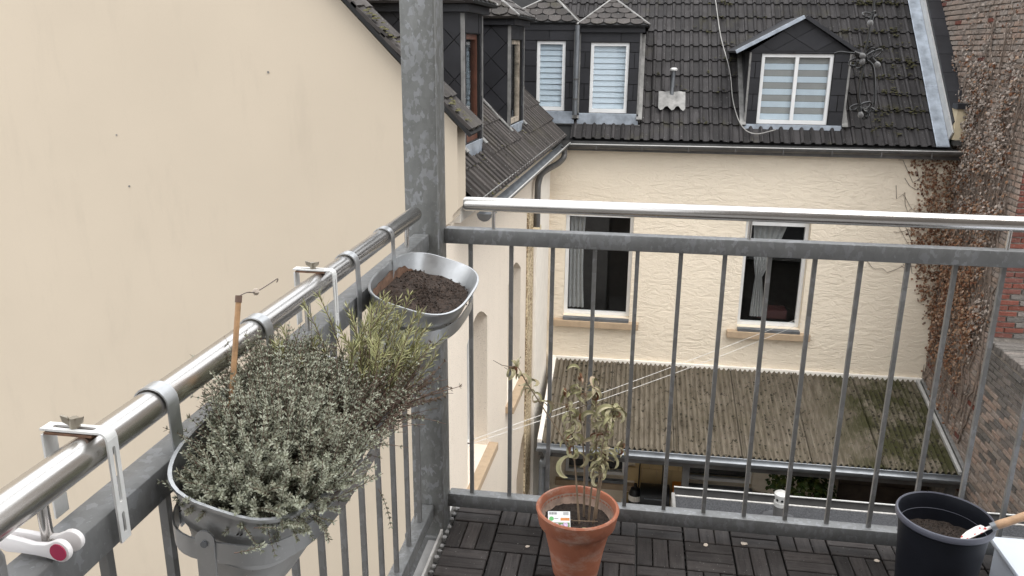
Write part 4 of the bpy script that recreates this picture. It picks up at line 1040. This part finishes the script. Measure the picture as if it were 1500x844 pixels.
def soil(parent, Mx, hb, depth, amp, mat, name='soil', crumbs=420, csz=(.0015, .005)):
    vs = []; fs = []; n = 48; nr = 14; k = depth/.20
    for j in range(nr+1):
        r = j/nr
        for i in range(n):
            x, y = superell((.109-.052*k-.004)*r, (hb-.095*k-.004)*r, n)[i]
            h = amp*(mnoise.noise((x*30, y*30, hb))+.6*mnoise.noise((x*80, y*80, 1)))+(1-r*r)*.008
            vs.append(Mx @ Vector((x, y, -depth+h)))
    fs = [(j*n+i, j*n+(i+1) % n, (j+1)*n+(i+1) % n, (j+1)*n+i) for j in range(nr) for i in range(n)]
    s = MB().add(vs, fs).obj(name, mat, parent, smooth=True)
    mb = MB(); up = Mx.to_3x3() @ Z
    for c in range(crumbs):
        v = Vector(random.choice(vs[n:]))+Vector((random.gauss(0, .004), random.gauss(0, .004), 0)); crumb(mb, v, random.uniform(*csz))
    mb.obj('crumbs', 'soil_crumb', parent, kind='stuff')
    return s
def crumb(mb, c, r):
    q = [Vector((random.gauss(0, 1), random.gauss(0, 1), random.gauss(0, 1))).normalized()*r*random.uniform(.6, 1.3) for _ in range(4)]
    mb.add([c+p for p in q], [(0, 1, 2), (0, 2, 3), (0, 3, 1), (1, 3, 2)])
soil(p2, PM2, hb2, .045, .009, 'soil', crumbs=2600, csz=(.0015, .0045))
soil(p1, PM1, hb1, .04, .006, 'soil_dark', crumbs=600)
# rust bloom on the inner back wall of the bare planter
def rim_patch(Mx, hb):
    vs = []; m = 40; ang = [R(125)+R(125)*i/(m-1) for i in range(m)]
    for row in range(4):
        for i, a in enumerate(ang):
            e = 2/3.1; fade = math.sin(math.pi*i/(m-1))**.5; d = .05-(.05-(.022+.012*mnoise.noise((i*.35, 2, 0))))*fade*(row/3); k = d/.2
            c, sn = math.cos(a), math.sin(a)
            vs.append(Mx @ Vector(((.109-.052*k-.0036)*math.copysign(abs(c)**e, c), (hb-.095*k-.0036)*math.copysign(abs(sn)**e, sn), -d)))
    return MB().add(vs, [(r*m+i, r*m+i+1, r*m+m+i+1, r*m+m+i) for r in range(3) for i in range(m-1)])
rim_patch(PM2, hb2).obj('rust_stain', 'rust', p2)

# ------------------------------------------------------------------ plants in the long planter
def frames(d):
    a = d.orthogonal().normalized(); return a, d.cross(a)
def sprigs(n, root, aim, length, leaf, lw, per, spread, bare, thick, grav=.25, curl=.35, whorl=6):
    """woody shoots with small leaves: returns stem and foliage builders"""
    sm, fv, ff = MB(), [], []
    for k in range(n):
        p = root(); d = aim(p).normalized(); Ln = length(p); steps = 7; pts = [p.copy()]; dd = d.copy()
        w = Vector((random.gauss(0, 1), random.gauss(0, 1), random.gauss(0, 1)))*curl
        for i in range(steps):
            dd = (dd + w*.12 + Z*grav*.10).normalized(); pts.append(pts[-1]+dd*Ln/steps)
        sm.tube(pts, [thick*(1-.6*i/steps) for i in range(steps+1)], 3, cap=False)
        m = per; node = 0
        while node < m:
            wn_ = whorl; t = bare+(1-bare)*(node+.5*random.random())/m; node += wn_; t = min(t, .999); f = t*steps; i = int(f); q = pts[i].lerp(pts[i+1], f-i); ax = (pts[i+1]-pts[i]).normalized()
            a, b = frames(ax); a0 = random.random()*6.283; tipf = .7+.5*(1-abs(t-.75)) 
            for w_i in range(wn_):
                ang = a0+6.283*w_i/wn_+random.gauss(0, .3); o = a*math.cos(ang)+b*math.sin(ang); sp2 = spread*random.uniform(.7, 1.2)
                ld = (o*sp2+ax*(1.0-.5*sp2)).normalized(); sd_ = ld.cross(o+ax*.1).normalized(); s = leaf*random.uniform(.7, 1.2)*tipf; ww = lw*random.uniform(.8, 1.2)
                k0 = len(fv); fv.extend([tuple(q), tuple(q+ld*s*.55+sd_*ww), tuple(q+ld*s), tuple(q+ld*s*.55-sd_*ww)]); ff.append((k0, k0+1, k0+2, k0+3))
    return sm, fv, ff
thy = thing('thyme_bush', (-.45, .97, .93), 'sprawling grey green thyme with woody brown stems filling the zinc planter', 'herb')
def t_root():
    while True:
        x, y = random.uniform(-.080, .09), random.uniform(-.20, .15)
        if (x/.09)**4+(y/.205)**4 < 1 and (x > -.045 or y > -.06+.05*random.random()) and not (x > .03 and -.10 < y < .14 and random.random() < .7): return PM1 @ Vector((x, y, -.04))
tc = Vector((-.455, .98, .80))
def t_aim(p):
    q = p-tc; return Vector((q.x*1.5+random.gauss(.07, .14), q.y*1.0+random.gauss(.06, .15), .27+random.gauss(0, .05)))
sm, fv, ff = sprigs(2000, t_root, t_aim, lambda p: random.uniform(.080, .150)*(.9+.5*mnoise.noise((p.x*14, p.y*14, 2)))*min(1, max(.5, .5+(p.y-.83)/.16)), .0056, .00115, 54, .80, .40, .0009, .35, .5)
sm.obj('stems', 'twig', thy, kind='stuff')
mb = MB(); mb.v, mb.f = fv, ff; fast_obj(mb, 'foliage', 'thyme', thy)
# leggy woody part towards the corner post and the dry trailing end
def w_root(): return PM1 @ Vector((random.uniform(.02, .095), random.uniform(-.02, .19), -.035))
sm, fv, ff = sprigs(330, w_root, lambda p: Vector((.55+random.gauss(0, .25), .75+random.gauss(0, .35), .55+random.gauss(0, .2))), lambda p: random.uniform(.07, .15), .0046, .0010, 16, .8, .5, .0011, .1, .6)
sm.obj('woody_stems', 'twig', thy, kind='stuff'); mb = MB(); mb.v, mb.f = fv, ff; fast_obj(mb, 'sparse_foliage', 'thyme', thy)
def e_root(): return PM1 @ Vector((.095+random.gauss(0, .006), .10+random.gauss(0, .02), .0))
sm, fv, ff = sprigs(16, e_root, lambda p: Vector((.62+random.gauss(0, .15), .75+random.gauss(0, .2), .10+random.gauss(0, .15))), lambda p: random.uniform(.08, .15), .006, .0012, 26, .8, .5, .0013, .1, .9)
sm.obj('trailing_stems', 'twig', thy, kind='stuff'); mb = MB(); mb.v, mb.f = fv, ff; fast_obj(mb, 'dry_foliage', 'thyme_dry', thy)
def f_root(): return PM1 @ Vector((.06+random.gauss(0, .025), -.165+random.gauss(0, .03), -.012))
sm, fv, ff = sprigs(60, f_root, lambda p: Vector((.5+random.gauss(0, .3), -.35+random.gauss(0, .4), .0+random.gauss(0, .3))), lambda p: random.uniform(.03, .062), .0050, .00115, 44, .78, .15, .0007, -.3)
sm.obj('front_stems', 'twig', thy, kind='stuff'); mb = MB(); mb.v, mb.f = fv, ff; fast_obj(mb, 'front_foliage', 'thyme', thy)
ros = thing('rosemary_bush', (-.46, 1.22, .93), 'olive green rosemary with upright needle shoots at the far end of the planter', 'herb')
def r_root(): return PM1 @ Vector((random.uniform(.015, .098), random.uniform(.12, .205), -.04))
sm, fv, ff = sprigs(56, r_root, lambda p: Vector((.26+random.gauss(0, .20), .26+random.gauss(0, .26), .80+random.gauss(0, .15))), lambda p: random.uniform(.10, .21), .016, .0010, 96, .60, .12, .0013, .45, .5)
sm.obj('stems', 'twig', ros, kind='stuff'); mb = MB(); mb.v, mb.f = fv, ff; fast_obj(mb, 'needles', 'rosemary', ros)
def r2_root(): return PM1 @ Vector((random.uniform(-.085, -.03), random.uniform(.08, .20), -.04))
sm, fv, ff = sprigs(6, r2_root, lambda p: Vector((.05+random.gauss(0, .15), .05+random.gauss(0, .2), .8)), lambda p: random.uniform(.07, .12), .018, .0012, 70, .55, .15, .0013, .4, .4)
sm.obj('short_stems', 'twig', ros, kind='stuff'); mb = MB(); mb.v, mb.f = fv, ff; fast_obj(mb, 'short_needles', 'rosemary', ros)

cane = thing('bamboo_cane', (-.545, .95, .93), 'short bamboo cane with a wire and bead stuck in the thyme', 'plant stake')
a_, b_ = Vector((-.543, .945, .925)), Vector((-.550, 1.039, 1.158))
MB().tube([a_, a_.lerp(b_, .5), b_], [.0042, .0042, .0040], 10).obj('cane', 'bamboo', cane, smooth=True)
MB().tube([a_.lerp(b_, .965), a_.lerp(b_, 1.004)], .0050, 10).obj('cane_tip', 'twig', cane)
wp = [b_, (-.550, 1.065, 1.156), (-.550, 1.092, 1.149), (-.550, 1.135, 1.148), (-.550, 1.166, 1.1485), (-.5505, 1.169, 1.145), (-.551, 1.166, 1.143)]
MB().tube(pathz(wp, 4), .0009, 5).obj('wire', 'wire', cane)
MB().lathe((-.550, 1.092, 1.149), [(0, -.0055), (.003, -.0046), (.0055, 0), (.003, .0046), (0, .0055)], 12).obj('bead', 'bead', cane, smooth=True)

# ------------------------------------------------------------------ empty box holders, peg, upright
def slotted(name, F, ln, w, slots, parent):
    hol = []
    for s0, s1, hw in slots:
        hol.append([(hw*math.cos(a), s0+hw*math.sin(a)) for a in [math.pi+math.pi*k/6 for k in range(7)]]+[(hw*math.cos(a), s1+hw*math.sin(a)) for a in [math.pi*k/6 for k in range(7)]])
    return plate(name, rect(-w/2, 0, w/2, ln), hol, F, .0026, 'white_bracket', parent)
def holder(y, label, lean=0):
    h = thing('flower_box_holder', (-.596, y, 1.08), label, 'bracket')
    Ry = Matrix.Translation((-.596, y, 1.0835)) @ Matrix.Rotation(lean, 4, 'Z')
    B = lambda o, ex, ey, ez: Ry @ frame(o, ex, ey, ez)
    slotted('top_arm', B((.020, 0, .0026), Y, -X, Z), .072, .018, [(.012, .058, .0032)], h)
    slotted('inner_leg', B((.0305, 0, -.0075), -Y, -Z, X), .130, .018, [(.012, .078, .0026), (.096, .118, .0026)], h)
    mb = MB(); rings = []
    for k in range(7):
        a = R(90)*k/6; rings.append([Ry @ Vector((.020+r*math.sin(a), yy, -.0075+r*math.cos(a))) for r, yy in ((.0101, -.009), (.0101, .009), (.0075, .009), (.0075, -.009))])
    mb.loft(rings); mb.obj('bend', 'white_bracket', h, smooth=True)
    MB().box((-.047, -.010, -.004), (.012, .010, -.0015), Ry).obj('under_arm', 'rust', h)
    MB().box((-.050, -.011, -.112), (-.0475, .011, -.004), Ry).obj('outer_leg', 'white_bracket', h)
    c = Ry @ Vector((-.014, 0, .003)); MB().tube([c, c+Z*.012], [.006, .005], 8).obj('nut', 'brass_nut', h)
    for s in (-1, 1): MB().prism([(0, 0), (s*.012, .006), (s*.014, .014), (s*.006, .012)], frame(c+Vector((0, -.001, .001)), X, Z, -Y) if s else None, .003).obj('wing', 'brass_nut', h)
    return h
holder(.752, 'white slotted box holder clamped on the handrail near the pink clothes peg')
holder(1.455, 'white slotted box holder clamped on the handrail between the two planters')
peg = thing('clothes_peg', (-.60, .66, .985), 'white plastic clothes peg with magenta grip discs clipped to the handrail pin', 'clothes peg')
def peg_arm(y0, y1, tilt):
    pts = []
    for x, z0, z1 in ((-.040, -.007, .006), (-.030, -.0105, .0078), (-.012, -.0095, .0060), (.004, -.0095, .0035), (.018, -.0105, .0050), (.026, -.0120, .0085)): pts.append((x, z0, z1))
    up = [(x, b) for x, a, b in pts]; lo = [(x, a) for x, a, b in pts]
    arc = [(.034+.0125*math.cos(a), -.001+.0125*math.sin(a)) for a in [R(110)-R(220)*k/12 for k in range(13)]]
    poly = lo + arc[::-1] + up[::-1]
    m = Matrix.Translation((-.604, (y0+y1)/2, .997)) @ Matrix.Rotation(tilt, 4, 'Z') @ Matrix.Translation((0, -(y0+y1)/2, 0))
    MB().prism(poly, m @ frame((0, y1, 0), X, Z, -Y), y1-y0).obj('arm', 'peg_white', peg, smooth=True, bevel=.0015)
    MB().tube([m @ Vector((.034, (y0-.0012) if y0 < .66 else (y1-.002), -.001)), m @ Vector((.034, (y0+.002) if y0 < .66 else (y1+.0012), -.001))], .0095, 24).obj('grip_disc', 'magenta', peg, smooth=True)
    MB().box((-.016, y0+.0005, -.008), (.000, y1-.0005, -.0066), m).obj('jaw_pad', 'magenta', peg)
peg_arm(.653, .660, R(-3)); peg_arm(.668, .675, R(3))
MB().tube([(-.590, .655, .996), (-.590, .673, .996)], .003, 8).obj('spring', 'steel', peg)
ur = thing('steel_upright', (-.55, .50, 0), 'grey steel tube standing beside the side railing next to the clothes peg', 'tube')
MB().tube([(-.525, .512, 0), (-.525, .512, 1.085), (-.525, .512, 1.095)], [.019, .019, .015], 20).obj('tube', 'galv_bar', ur, smooth=True)
MB().tube([(-.525, .512, 0), (-.525, .512, .03)], .022, 16).obj('rubber_foot', 'black_pot', ur)

# ------------------------------------------------------------------ terracotta pot with the wilted plant
PC = (-.113, 2.098, .0)
tp = thing('terracotta_pot', (PC[0], PC[1], 0), 'weathered terracotta pot with a wilted plant on the deck', 'plant pot')
MB().lathe(PC, [(0, .0), (.060, .0), (.067, .004), (.080, .08), (.097, .155), (.1005, .164), (.109, .167), (.1125, .172), (.1195, .212), (.1215, .218), (.1185, .222), (.1125, .2215), (.108, .215), (.099, .165), (.094, .15), (0, .15)], 64).obj('pot', 'terra', tp, smooth=True)
vs = []; n = 48
MB().lathe(PC, [(.1055, .203), (.1046, .195), (.1000, .178), (.0965, .172)], 48).obj('lime_ring', 'lime', tp, smooth=True)
mb = MB(); vs = []
for j in range(11):
    for i in range(n):
        a = 2*math.pi*i/n; r = .098*j/10; x, y = r*math.cos(a), r*math.sin(a)
        vs.append((PC[0]+x, PC[1]+y, .172+.006*mnoise.noise((x*40, y*40, 3))+.004*mnoise.noise((x*110, y*110, 5))))
mb.add(vs, [(j*n+i, j*n+(i+1) % n, (j+1)*n+(i+1) % n, (j+1)*n+i) for j in range(10) for i in range(n)]); mb.obj('soil', 'soil_dark', tp, smooth=True)
mb = MB()
for c in range(700): crumb(mb, Vector(random.choice(vs[n:])), random.uniform(.0012, .0035))
mb.obj('crumbs', 'soil_crumb', tp, kind='stuff')
wpn = thing('wilted_plant', (PC[0], PC[1], .175), 'wilted potted plant with curled olive leaves on thin dry stems', 'plant')
def leaf_mesh(ln, w, bend, fold, twist):
    vs = []; fs = []; n = 9; p = Vector((0, 0, 0)); ang = .35
    for i in range(n+1):
        t = i/n; ww = w*(math.sin(math.pi*min(1, t*.93+.07))**.75)*(1-.15*t)+.0006; tw = twist*t
        d = Vector((math.cos(ang), 0, math.sin(ang))); nn = Vector((-math.sin(ang), 0, math.cos(ang))); sd_ = Y*math.cos(tw)+nn*math.sin(tw); n2 = nn*math.cos(tw)-Y*math.sin(tw)
        vs += [p+sd_*ww+n2*ww*fold, p.copy(), p-sd_*ww+n2*ww*fold]
        p = p+d*ln/n; ang -= bend/n*(.6+.8*t)
    for i in range(n): k = i*3; fs += [(k, k+1, k+4, k+3), (k+1, k+2, k+5, k+4)]
    return mesh_of(MB().add(vs, fs), 'wilted', True)
LM = [leaf_mesh(l, w, b, f, t) for l, w, b, f, t in ((.048, .0046, 4.2, .8, 1.5), (.054, .0052, 3.0, .7, -1.6), (.044, .0052, 5.2, .9, 2.0), (.042, .0042, 6.8, .9, 2.6), (.056, .0058, 3.4, .7, -2.0), (.034, .0050, 2.4, .6, 1.0))]
# scale of these leaves is life size: 5 to 8 cm
PY = PC[1]
stems = [[(-.106, PY-.01, .170), (-.118, PY-.01, .30), (-.130, PY, .40), (-.142, PY, .50), (-.165, PY+.005, .60)],
         [(-.128, PY+.0, .37), (-.165, PY-.005, .445), (-.215, PY-.01, .525), (-.27, PY-.01, .61), (-.292, PY-.01, .648), (-.312, PY-.01, .646), (-.322, PY-.01, .632)],
         [(-.080, PY+.01, .170), (-.074, PY+.01, .30), (-.066, PY+.015, .42), (-.072, PY+.02, .53), (-.080, PY+.02, .60)],
         [(-.066, PY-.005, .170), (-.055, PY-.01, .30), (-.048, PY-.01, .43), (-.030, PY-.01, .52), (-.012, PY-.01, .55)],
         [(-.060, PY+.02, .170), (-.05, PY+.02, .28), (-.040, PY+.02, .37), (-.015, PY+.02, .40), (.010, PY+.02, .43)],
         [(-.095, PY+.03, .170), (-.10, PY+.03, .35), (-.118, PY+.035, .52), (-.122, PY+.035, .64)]]
for i, sp_ in enumerate(stems):
    P = pathz(sp_, 6); MB().tube(P, [.0034*(1-.72*k/len(P)) if i != 1 else .0022*(1-.5*k/len(P)) for k in range(len(P))], 7).obj('stem', 'wilt_stem', wpn, smooth=True)
def leaf(pos, az_, el, sc, k=None, roll=0):
    sc *= 1.35; m = Matrix.Translation(pos) @ Matrix.Rotation(az_, 4, 'Z') @ Matrix.Rotation(-el, 4, 'Y') @ Matrix.Rotation(roll, 4, 'X') @ Matrix.Scale(sc, 4)
    place('leaf', LM[k if k is not None else random.randrange(6)], m, wpn)
for i, sp_ in enumerate(stems):
    P = pathz(sp_, 8); cnt = (34, 20, 40, 42, 20, 12)[i]
    for j in range(cnt):
        t = random.uniform((.5, .35, .36, .30, .3, .75)[i], 1); q = P[min(len(P)-1, int(t*(len(P)-1)))]
        leaf(q, random.uniform(0, 6.283), random.gauss(.0, .65), random.uniform(.45, 1.05), roll=random.gauss(0, .6))
leaf((-.130, PY-.01, .385), R(185), -.55, 1.25, 4, .4); leaf((-.12, PY-.01, .40), R(10), -.7, 1.0, 1, .2)
LD = [leaf_mesh(.038, .0045, 5.0, .9, 1.5), leaf_mesh(.03, .005, 3.0, .8, -1.2)]
for me_ in LD: me_.materials[0] = M['ivy_leaf']
for k in range(22):
    P = pathz(random.choice(stems), 8); q = P[int(random.uniform(.55, 1)*(len(P)-1))]
    place('leaf', random.choice(LD), Matrix.Translation(q) @ Matrix.Rotation(random.uniform(0, 6.28), 4, 'Z') @ Matrix.Rotation(random.uniform(-.5, 1), 4, 'Y'), wpn)
for k in range(12):
    P = pathz(random.choice(stems), 8); q = P[int(random.uniform(.5, 1)*(len(P)-1))]; d = Vector((random.gauss(0, 1), random.gauss(0, .6), random.uniform(.1, 1))).normalized()
    MB().tube([q, q+d*.03, q+d*.055+Vector((0, 0, random.uniform(-.01, .012)))], [.0013, .001, .0007], 5).obj('twig', 'wilt_stem', wpn)
for dx, dz in ((-.02, .002), (.03, .004), (-.045, .003)):
    MB().tube(pathz([(PC[0]-.01, PY-.02, .185), (PC[0]+dx, PY-.03, .190+dz), (PC[0]+dx*2, PY-.035+dx, .180)], 5), .0014, 5).obj('dry_root', 'wilt_stem', wpn)
leaf((-.10, PY-.055, .178), R(20), 0, .7, 5)
tg = thing('plant_label', (-.155, 2.03, .18), 'white printed plant label leaning inside the terracotta pot', 'label')
ea = Vector((.070, .012, -.002)); TGM = frame((-.190, 2.018, .181), Vector((1, .14, 0)), Vector((-.1, .80, .42)), Vector((1, .14, 0)).cross(Vector((-.1, .80, .42))))
w_, h_ = .064, .064
MB().prism(rect(0, 0, w_, h_), TGM, .0012).obj('card', 'card', tg)
def ink(x0, y0, x1, y1, mat, z=.0014): MB().prism(rect(x0, y0, x1, y1), TGM @ Matrix.Translation((0, 0, z)), .0002).obj('print', mat, tg)
for k in range(9): ink(.004+k*.0026, .053, .004+k*.0026+(.0013 if k % 3 else .0018), .061, 'ink')
for k in range(3): ink(.044, .059-k*.0035, .060, .0605-k*.0035, 'ink')
MB().prism([(.010+.007*math.cos(a), .040+.007*math.sin(a)) for a in [2*math.pi*k/14 for k in range(14)]], TGM @ Matrix.Translation((0, 0, .0014)), .0002).obj('print', 'ink_green', tg)
ink(.018, .040, .030, .042, 'ink'); ink(.036, .034, .062, .043, 'ink_orange'); ink(.002, .002, .062, .028, 'ink_leaf')
for cx_, cy_ in ((.024, .018), (.040, .014), (.050, .020), (.032, .009)): MB().prism([(cx_+.008*math.cos(a), cy_+.008*math.sin(a)) for a in [2*math.pi*k/10 for k in range(10)]], TGM @ Matrix.Translation((0, 0, .0018)), .0002).obj('print', 'ink_pink', tg)

# ------------------------------------------------------------------ black pot, trowel, box
BC = (.893, 2.118, 0)
bp_ = thing('black_plant_pot', BC, 'round black plastic plant pot half filled with soil on the deck', 'plant pot')
MB().lathe(BC, [(0, .0), (.088, .0), (.094, .004), (.1135, .262), (.1195, .264), (.1235, .269), (.1235, .281), (.1215, .285), (.1185, .286), (.1165, .282), (.1125, .262), (.111, .24), (.1085, .239), (.095, .05), (0, .05)], 72).obj('pot', 'black_pot', bp_, smooth=True)
MB().lathe(BC, [(.1237, .270), (.1243, .275), (.1241, .281), (.1218, .2855), (.1185, .2868), (.1166, .2835)], 72).obj('rim', 'pot_rim', bp_, smooth=True)
MB().lathe(BC, [(.1118, .2415), (.1112, .2400), (.1090, .2393)], 72).obj('inner_ledge', 'pot_rim', bp_, smooth=True)
mb = MB(); vs = []
for j in range(13):
    for i in range(n):
        a = 2*math.pi*i/n; r = .107*j/12; x, y = r*math.cos(a), r*math.sin(a)
        vs.append((BC[0]+x, BC[1]+y, .205+.008*mnoise.noise((x*30, y*30, 8))+.005*mnoise.noise((x*90, y*90, 5))))
mb.add(vs, [(j*n+i, j*n+(i+1) % n, (j+1)*n+(i+1) % n, (j+1)*n+i) for j in range(12) for i in range(n)]); mb.obj('soil', 'soil_dark', bp_, smooth=True)
mb = MB()
for c in range(1500): crumb(mb, Vector(random.choice(vs[n:])), random.uniform(.0012, .0042))
mb.obj('crumbs', 'soil_crumb', bp_, kind='stuff')
trw = thing('hand_trowel', (.96, 2.04, .29), 'hand trowel with floral white blade and wooden handle resting in the black pot', 'trowel')
t0, t1 = Vector((.905, 2.028, .262)), Vector((.968, 2.043, .297)); dv = (t1-t0).normalized(); sv = Vector((.1, -.9, .15)); sv = (sv-dv*sv.dot(dv)).normalized(); nv = dv.cross(sv)
rings = []
for i, (t, w) in enumerate(((0, .003), (.15, .012), (.4, .017), (.75, .0185), (.95, .016), (1.0, .008))):
    c = t0.lerp(t1, t); rings.append([c+sv*w*x+nv*w*.35*(x*x)*(1 if nv.z > 0 else -1) for x in (-1, -.5, 0, .5, 1)])
k_ = (1 if nv.z > 0 else -1); rings2 = [r+[p-nv*.0015*k_ for p in r[::-1]] for r in rings]
MB().loft(rings2).obj('blade', 'floral', trw, smooth=True)
h0, h1 = Vector((.985, 2.044, .304)), Vector((1.10, 2.036, .372)); hd = (h1-h0).normalized()
MB().tube([t1-dv*.008, h0+hd*.004], .0045, 10).obj('shank', 'floral', trw)
MB().tube([h0, h0+hd*.004, h0+hd*.02, h0+hd*.06, h0+hd*.10, h1], [.0085, .0105, .0115, .0105, .0125, .010], 16).obj('handle', 'handle_wood', trw, smooth=True)
MB().tube([h0-hd*.006, h0+hd*.008], .0108, 14).obj('ferrule', 'zinc', trw, smooth=True)
bxo = thing('grey_storage_box', (1.3, 2.05, 0), 'pale grey plastic storage box at the right of the black pot', 'box')
MB().box((1.082, 1.62, .0), (1.66, 2.225, .142)).obj('tub', 'boxgrey', bxo, bevel=.012, smooth=True)
MB().box((1.070, 1.61, .143), (1.67, 2.235, .163)).obj('lid', 'boxgrey', bxo, bevel=.009, smooth=True)

mb = MB()
for k in range(420):
    cx_, cy_ = random.choice(((PC[0], PC[1]), (BC[0], BC[1]), (random.uniform(-.5, 1.2), 2.1)))
    a = random.uniform(0, 6.283); r = random.uniform(.07, .32); x, y = cx_+r*math.cos(a), cy_+r*math.sin(a)
    if -.53 < x < 1.5 and 1.7 < y < 2.44: crumb(mb, Vector((x, y, .0012)), random.uniform(.0010, .0032))
mb.obj('spilled_soil', 'soil_crumb', fl, kind='stuff')

# ------------------------------------------------------------------ lines and party lights
def line(name, a, b, sag, r, mat, label, cat, group=None):
    a, b = Vector(a), Vector(b); pts = [a.lerp(b, k/16)-Z*sag*4*(k/16)*(1-k/16) for k in range(17)]
    return tag(MB().tube(pts, r, 5).obj(name, mat), label, cat, group)
hk = Wp(.06, 5.55, -2.37)
line('washing_line', hk, (2.74, 12.93, -2.62), .02, .0032, 'rope', 'upper of two thin white washing lines running from the side wing to the curtained window', 'washing line', 'washing lines across the yard')
line('washing_line', Wp(.065, 5.55, -2.41), (2.80, 12.93, -2.70), .05, .0032, 'rope', 'lower of two thin white washing lines running from the side wing to the curtained window', 'washing line', 'washing lines across the yard')
fe = thing('party_light_string', (.605, 2.37, 2.62), 'tangled black party light string with frosted bulbs hanging from above', 'light string')
FYy = 2.385
MB().tube(pathz([(.612, FYy, 2.62), (.606, FYy, 1.9), (.605, FYy, 1.63), (.603, FYy, 1.59), (.602, FYy, 1.54), (.597, FYy, 1.50), (.600, FYy, 1.475), (.595, FYy, 1.42), (.597, FYy, 1.385), (.604, FYy, 1.36)], 5), .0034, 7).obj('cable', 'cable', fe, smooth=True)
MB().tube(pathz([(.605, FYy, 1.48), (.622, FYy, 1.465), (.634, FYy+.005, 1.42), (.639, FYy, 1.37), (.632, FYy, 1.345), (.618, FYy, 1.338), (.604, FYy, 1.352)], 5), .0034, 7).obj('cable', 'cable', fe, smooth=True)
MB().tube(pathz([(.520, FYy, 1.497), (.535, FYy, 1.501), (.555, FYy, 1.499), (.575, FYy, 1.497), (.597, FYy, 1.488)], 5), .0024, 7).obj('cable', 'cable', fe, smooth=True)
def loop(c, ax, ln, w, mat='cable'):
    c = Vector(c); ax = Vector(ax).normalized(); sd_ = ax.cross(Y).normalized(); pts = [c+ax*ln*(.5-.5*math.cos(a))+sd_*w*math.sin(a)+Y*.004*math.sin(2*a) for a in [2*math.pi*k/14 for k in range(15)]]
    MB().tube(pts, .0026, 6).obj('tie_loop', mat, fe, smooth=True)
for c, ax, ln, w, mt in (((.605, FYy, 1.592), (-.9, 0, .25), .026, .006, 'cable'), ((.603, FYy, 1.593), (.4, 0, .5), .014, .006, 'cable'), ((.603, FYy, 1.484), (-.9, 0, -.3), .045, .010, 'cable'), ((.603, FYy, 1.484), (-.7, 0, -.7), .034, .009, 'cable'), ((.605, FYy, 1.486), (.9, 0, .5), .042, .008, 'cable'), ((.605, FYy, 1.486), (.5, 0, .8), .030, .009, 'cable'), ((.602, FYy, 1.486), (-.8, 0, .3), .03, .007, 'cable'),
                         ((.602, FYy, 1.362), (-.8, 0, -.4), .026, .006, 'cable'), ((.604, FYy, 1.356), (.8, 0, .3), .03, .008, 'cable'), ((.612, FYy, 1.345), (.4, 0, -.7), .022, .008, 'cable'), ((.612, FYy, 1.352), (.8, 0, -.1), .03, .006, 'cable'), ((.606, FYy, 1.35), (.7, 0, -.6), .028, .007, 'cable')): loop(c, ax, ln, w, mt)
for (x, z, dx, dz) in ((.6015, 1.581, -.2, -1), (.585, 1.494, .9, -.35), (.627, 1.474, .7, -.7), (.604, 1.343, .3, -1), (.594, 1.483, -.2, -.8)):
    c = Vector((x, FYy-.006, z)); d = Vector((dx, -.1, dz)).normalized()
    MB().tube([c-d*.016, c-d*.002], .0052, 10).obj('socket', 'cable', fe, smooth=True)
    MB().tube([c-d*.003, c+d*.001, c+d*.006, c+d*.011, c+d*.0145, c+d*.0155], [.004, .0062, .0080, .0074, .0045, .001], 12).obj('bulb', 'bulb', fe, smooth=True)
